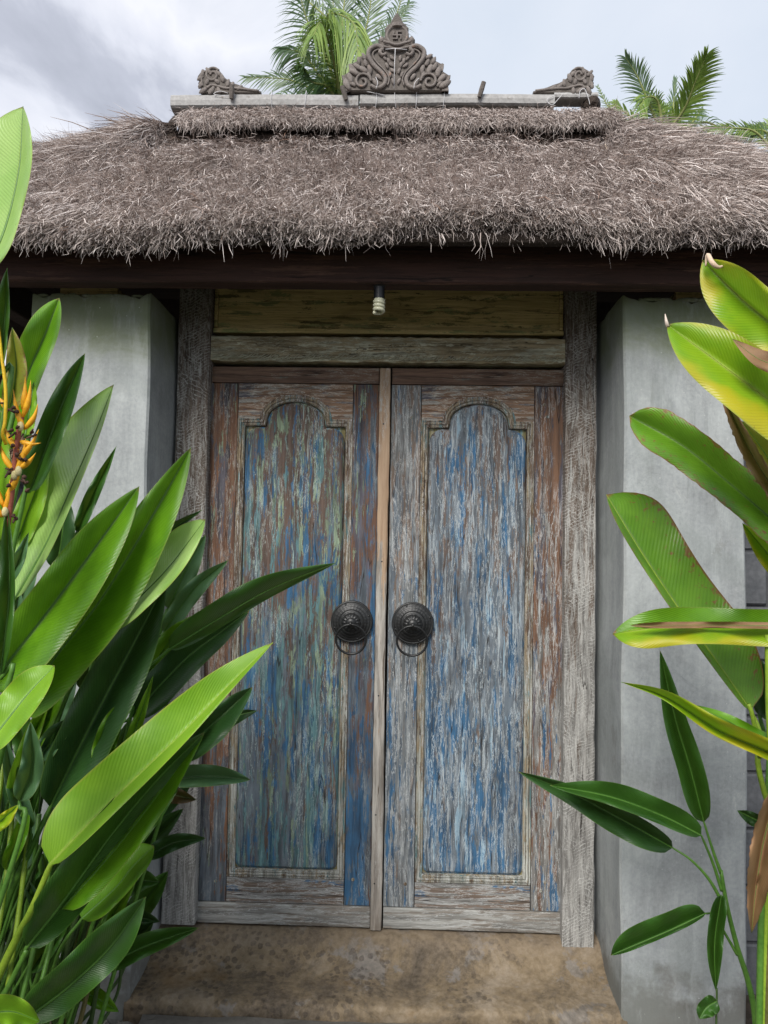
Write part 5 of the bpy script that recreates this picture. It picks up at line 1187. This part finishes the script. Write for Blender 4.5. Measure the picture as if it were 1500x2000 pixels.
tube('bract_ribbon', crom([PX(-6, 620, -1.38), PX(4, 700, -1.38), PX(11, 760, -1.38), PX(10, 820, -1.38), PX(5, 848, -1.38), PX(12, 868, -1.37)], 6), .0032, m_ytend, front, 6)
# ---------------------------------------------------------------- right side
big = thing('banana_like_plant', 'tall plant at the right edge with large yellow green leaves browning at the margins', 'plant', (1.22, -.92, 0))
def rB(dx=0, dy=0): return Vector((1.22+dx, -.92+dy, -.04))
leaf(big, [(1640, 760), (1540, 660), (1450, 585), (1372, 508)], -1.30, -1.22, 62, 58, LM['yellow'], [(1700, 850, -1.3), (1680, 1500, -1.1), rB(.1)], .01, .05, sr=.006, q=.62, tp=3.4, smat=m_stalky, curlR=.25, label='highest yellow green leaf with a curled pale tip')
tube('curled_tip', crom([PX(1378, 520, -1.25), PX(1382, 498, -1.25), PX(1390, 512, -1.27), PX(1402, 522, -1.27), PX(1416, 518, -1.26)], 5), [.0015+.0035*math.sin(i/20*math.pi) for i in range(21)], simple('pale_dry_edge', (.5, .36, .26), (.7, .55, .42), 40), big, 6)
leaf(big, [(1660, 900), (1540, 810), (1410, 712), (1302, 634)], -1.36, -1.26, 62, 68, LM['yellow'], [(1720, 980, -1.3), (1690, 1500, -1.1), rB(.12)], .04, .02, sr=.007, q=.60, tp=2.6, smat=m_stalky, label='large yellow leaf with a brown upper margin')
leaf(big, [(1640, 790), (1540, 725), (1480, 700), (1430, 662)], -1.40, -1.345, 20, 24, LM['dry'], None, .01, .0, sr=.002, q=.5, a0=.3, label='brown dried upper margin')
tube('dry_tip', [PX(1304, 638, -1.262), PX(1301, 626, -1.262), PX(1299, 613, -1.26)], [.0045, .0028, .0006], simple('pale_dry_tip', (.5, .40, .33), (.68, .58, .5), 40), big, 6)
leaf(big, [(1530, 985), (1470, 890), (1430, 810), (1405, 760)], -1.18, -1.16, 20, 16, LM['dry'], [(1580, 1100, -1.15), rB(.1)], .03, .04, wav=.015, q=.4, rag=1.5, label='dried brown curled leaf')
leaf(big, [(1540, 960), (1490, 880), (1448, 822)], -1.12, -1.10, 22, 26, LM['drygreen'], [(1590, 1080, -1.12), rB(.1)], .02, .02, rag=1.0)
leaf(big, [(1600, 1095), (1500, 1008), (1420, 940), (1330, 868), (1229, 812)], -1.06, -.94, 42, 46, LM['worn'], [(1660, 1200, -1.05), rB(.1)], .04, .03, q=.72, tp=5, rag=.4, label='green leaf with rusty spots along its upper margin')
leaf(big, [(1466, 1388), (1405, 1300), (1322, 1184), (1250, 1075), (1184, 966)], -.94, -.84, 13, 86, LM['worn'], [(1486, 1440, -.95), (1510, 1600, -.95), rB()], .02, -.01, q=.68, tp=4.5, a0=.35, sr=.006, smat=m_stalky, label='broad green leaf hanging from the upper left to the lower right')
leaf(big, [(1640, 1262), (1480, 1256), (1330, 1250), (1196, 1238)], -1.14, -1.06, -62, 60, LM['worn'], [(1720, 1300, -1.1), rB(.15)], .0, -.02, q=.72, tp=3.4, label='horizontal folded leaf with a tan fold, far half')if False else None
leaf(big, [(1640, 1232), (1480, 1225), (1330, 1222), (1196, 1238)], -1.08, -1.00, 4, 36, LM['mid'], [(1720, 1300, -1.1), rB(.15)], .0, .0, q=.72, tp=3.0, label='far half of the horizontal folded leaf')
leaf(big, [(1640, 1225), (1480, 1222), (1330, 1220), (1196, 1238)], -1.10, -1.02, 40, 3, LM['yellow'], None, .035, .0, q=.75, tp=3.4, sr=.002, label='near half of the horizontal folded leaf, with a tan crease')
leaf(big, [(1620, 1225), (1480, 1222), (1350, 1221), (1230, 1222)], -1.135, -1.06, 6, 7, LM['dry'], None, .01, .0, q=.75, tp=3.4, sr=.002, label='tan crease of the horizontal leaf')
leaf(big, [(1545, 1140), (1490, 1070), (1450, 1022)], -1.0, -.98, 22, 20, LM['yellow'], [(1580, 1250, -1), rB(.1)], .02, .03)
leaf(big, [(1620, 1535), (1500, 1470), (1400, 1425), (1300, 1362), (1213, 1332)], -1.12, -1.04, 14, 26, LM['yellow'], [(1700, 1600, -1.1), rB(.12)], .03, .05, q=.35, tp=1.6, label='long narrow yellow green leaf')
leaf(big, [(1600, 1500), (1500, 1452), (1410, 1402), (1330, 1372)], -1.125, -1.06, 6, 18, LM['mid'], None, .0, .0, q=.35, tp=1.6, sr=.002)
leaf(big, [(1500, 1400), (1490, 1340), (1488, 1290)], -.80, -.8, 24, 24, LM['deep'], [(1510, 1480, -.8), rB(.05)], .02, .02)
leaf(big, [(1500, 1612), (1470, 1598), (1440, 1583)], -.72, -.7, 14, 12, LM['deep'], [(1530, 1660, -.75), rB(.05, .1)], .01, .01)
leaf(big, [(1520, 1540), (1492, 1640), (1476, 1740), (1468, 1822)], -1.02, -.98, 44, 24, LM['dry'], [(1560, 1460, -1.0), (1580, 1600, -1.0), rB(.1)], .05, .05, wav=.02, q=.45, tp=2.0, rag=1.2, curlL=.5, label='withered brown leaf hanging by the stem')
leaf(big, [(1505, 1610), (1480, 1690), (1462, 1760)], -.98, -.96, 12, 14, LM['dry'], None, .03, .03, wav=.02, rag=1.2, sr=.002)
for (x, w_, m_) in ((1512, .026, m_sheath), (1545, .030, m_sheath), (1484, .008, m_stalkg), (1494, .009, m_stalky)):
    a = PX(x+14, 1560, -.92); b = PX(x, 1950, -.92); c = Vector((b.x-.01, b.y, -.05)); a2 = PX(x+34, 1180, -.95)
    tube('stem', crom([c, b, PX(x+4, 1760, -.92), a, a2], 8), [w_*(1.15-.55*i/32) for i in range(33)], m_, big, 10)
tube('stem', crom([PX(1484, 1480, -.98), PX(1470, 1400, -1.0), PX(1462, 1375, -1.0)], 6), .005, m_stalky, big, 7)
tube('stem', crom([PX(1512, 1560, -1.1), PX(1502, 1400, -1.12), PX(1500, 1240, -1.12)], 6), .0065, m_stalky, big, 7)
# slender young plant in front of the right pillar
sp_ = thing('young_plant', 'slender young plant with six dark green leaves in front of the right pillar', 'plant', (PX(1478, 2040, -.62).x, -.62, 0))
rt_ = Vector((PX(1478, 2040, -.62).x, -.62, -.04)); Ys = -.62
tube('stem', crom([rt_, PX(1476, 2005, Ys), PX(1462, 1920, Ys), PX(1440, 1850, Ys), PX(1420, 1770, Ys), PX(1408, 1700, Ys)], 6), [.0085*(1.1-.5*i/30) for i in range(31)], m_stalkg, sp_, 8)
leaf(sp_, [(1375, 1606), (1348, 1500), (1318, 1400), (1289, 1270)], -.62, -.66, 26, 26, LM['dark'], [(1392, 1660, Ys), (1408, 1705, Ys)], .03, .04, sr=.004, q=.40, tp=1.7)
leaf(sp_, [(1370, 1632), (1290, 1592), (1190, 1556), (1074, 1534)], -.64, -.70, 17, 30, LM['dark'], [(1392, 1685, Ys), (1410, 1740, Ys)], .04, .01, sr=.004, q=.48, tp=2.0)
leaf(sp_, [(1314, 1656), (1210, 1598), (1110, 1546), (1012, 1507)], -.60, -.62, 32, 22, LM['deep'], [(1350, 1680, Ys), (1385, 1718, Ys), (1412, 1765, Ys)], .03, .04, sr=.004, q=.36, tp=1.6)
leaf(sp_, [(1378, 1784), (1320, 1812), (1260, 1838), (1193, 1866)], -.66, -.70, 8, 36, LM['dark'], [(1395, 1788, Ys), (1420, 1830, Ys), (1440, 1865, Ys)], .02, .03, sr=.0035, q=.62, tp=3.2, label='lowest leaf, with a nibbled brown tip')
leaf(sp_, [(1409, 1748), (1396, 1840), (1398, 1935)], -.64, -.62, 17, 16, LM['dark'], None, .03, .03, sr=.003, q=.45, tp=1.8)
sm = thing('seedling', 'small seedling with one round leaf at the foot of the right pillar', 'plant', (PX(1398, 2030, -.62).x, -.62, 0))
leaf(sm, [(1401, 1955), (1380, 1968), (1366, 1990)], -.62, -.64, 22, 18, LM['dark'], None, .01, .01, sr=.002, q=.5, nseg=20)
tube('stem', crom([Vector((PX(1398, 2030, -.62).x, -.62, -.04)), PX(1399, 1990, -.62), PX(1400, 1955, -.62), PX(1400, 1930, -.62)], 5), .0028, m_stalkd, sm, 6)
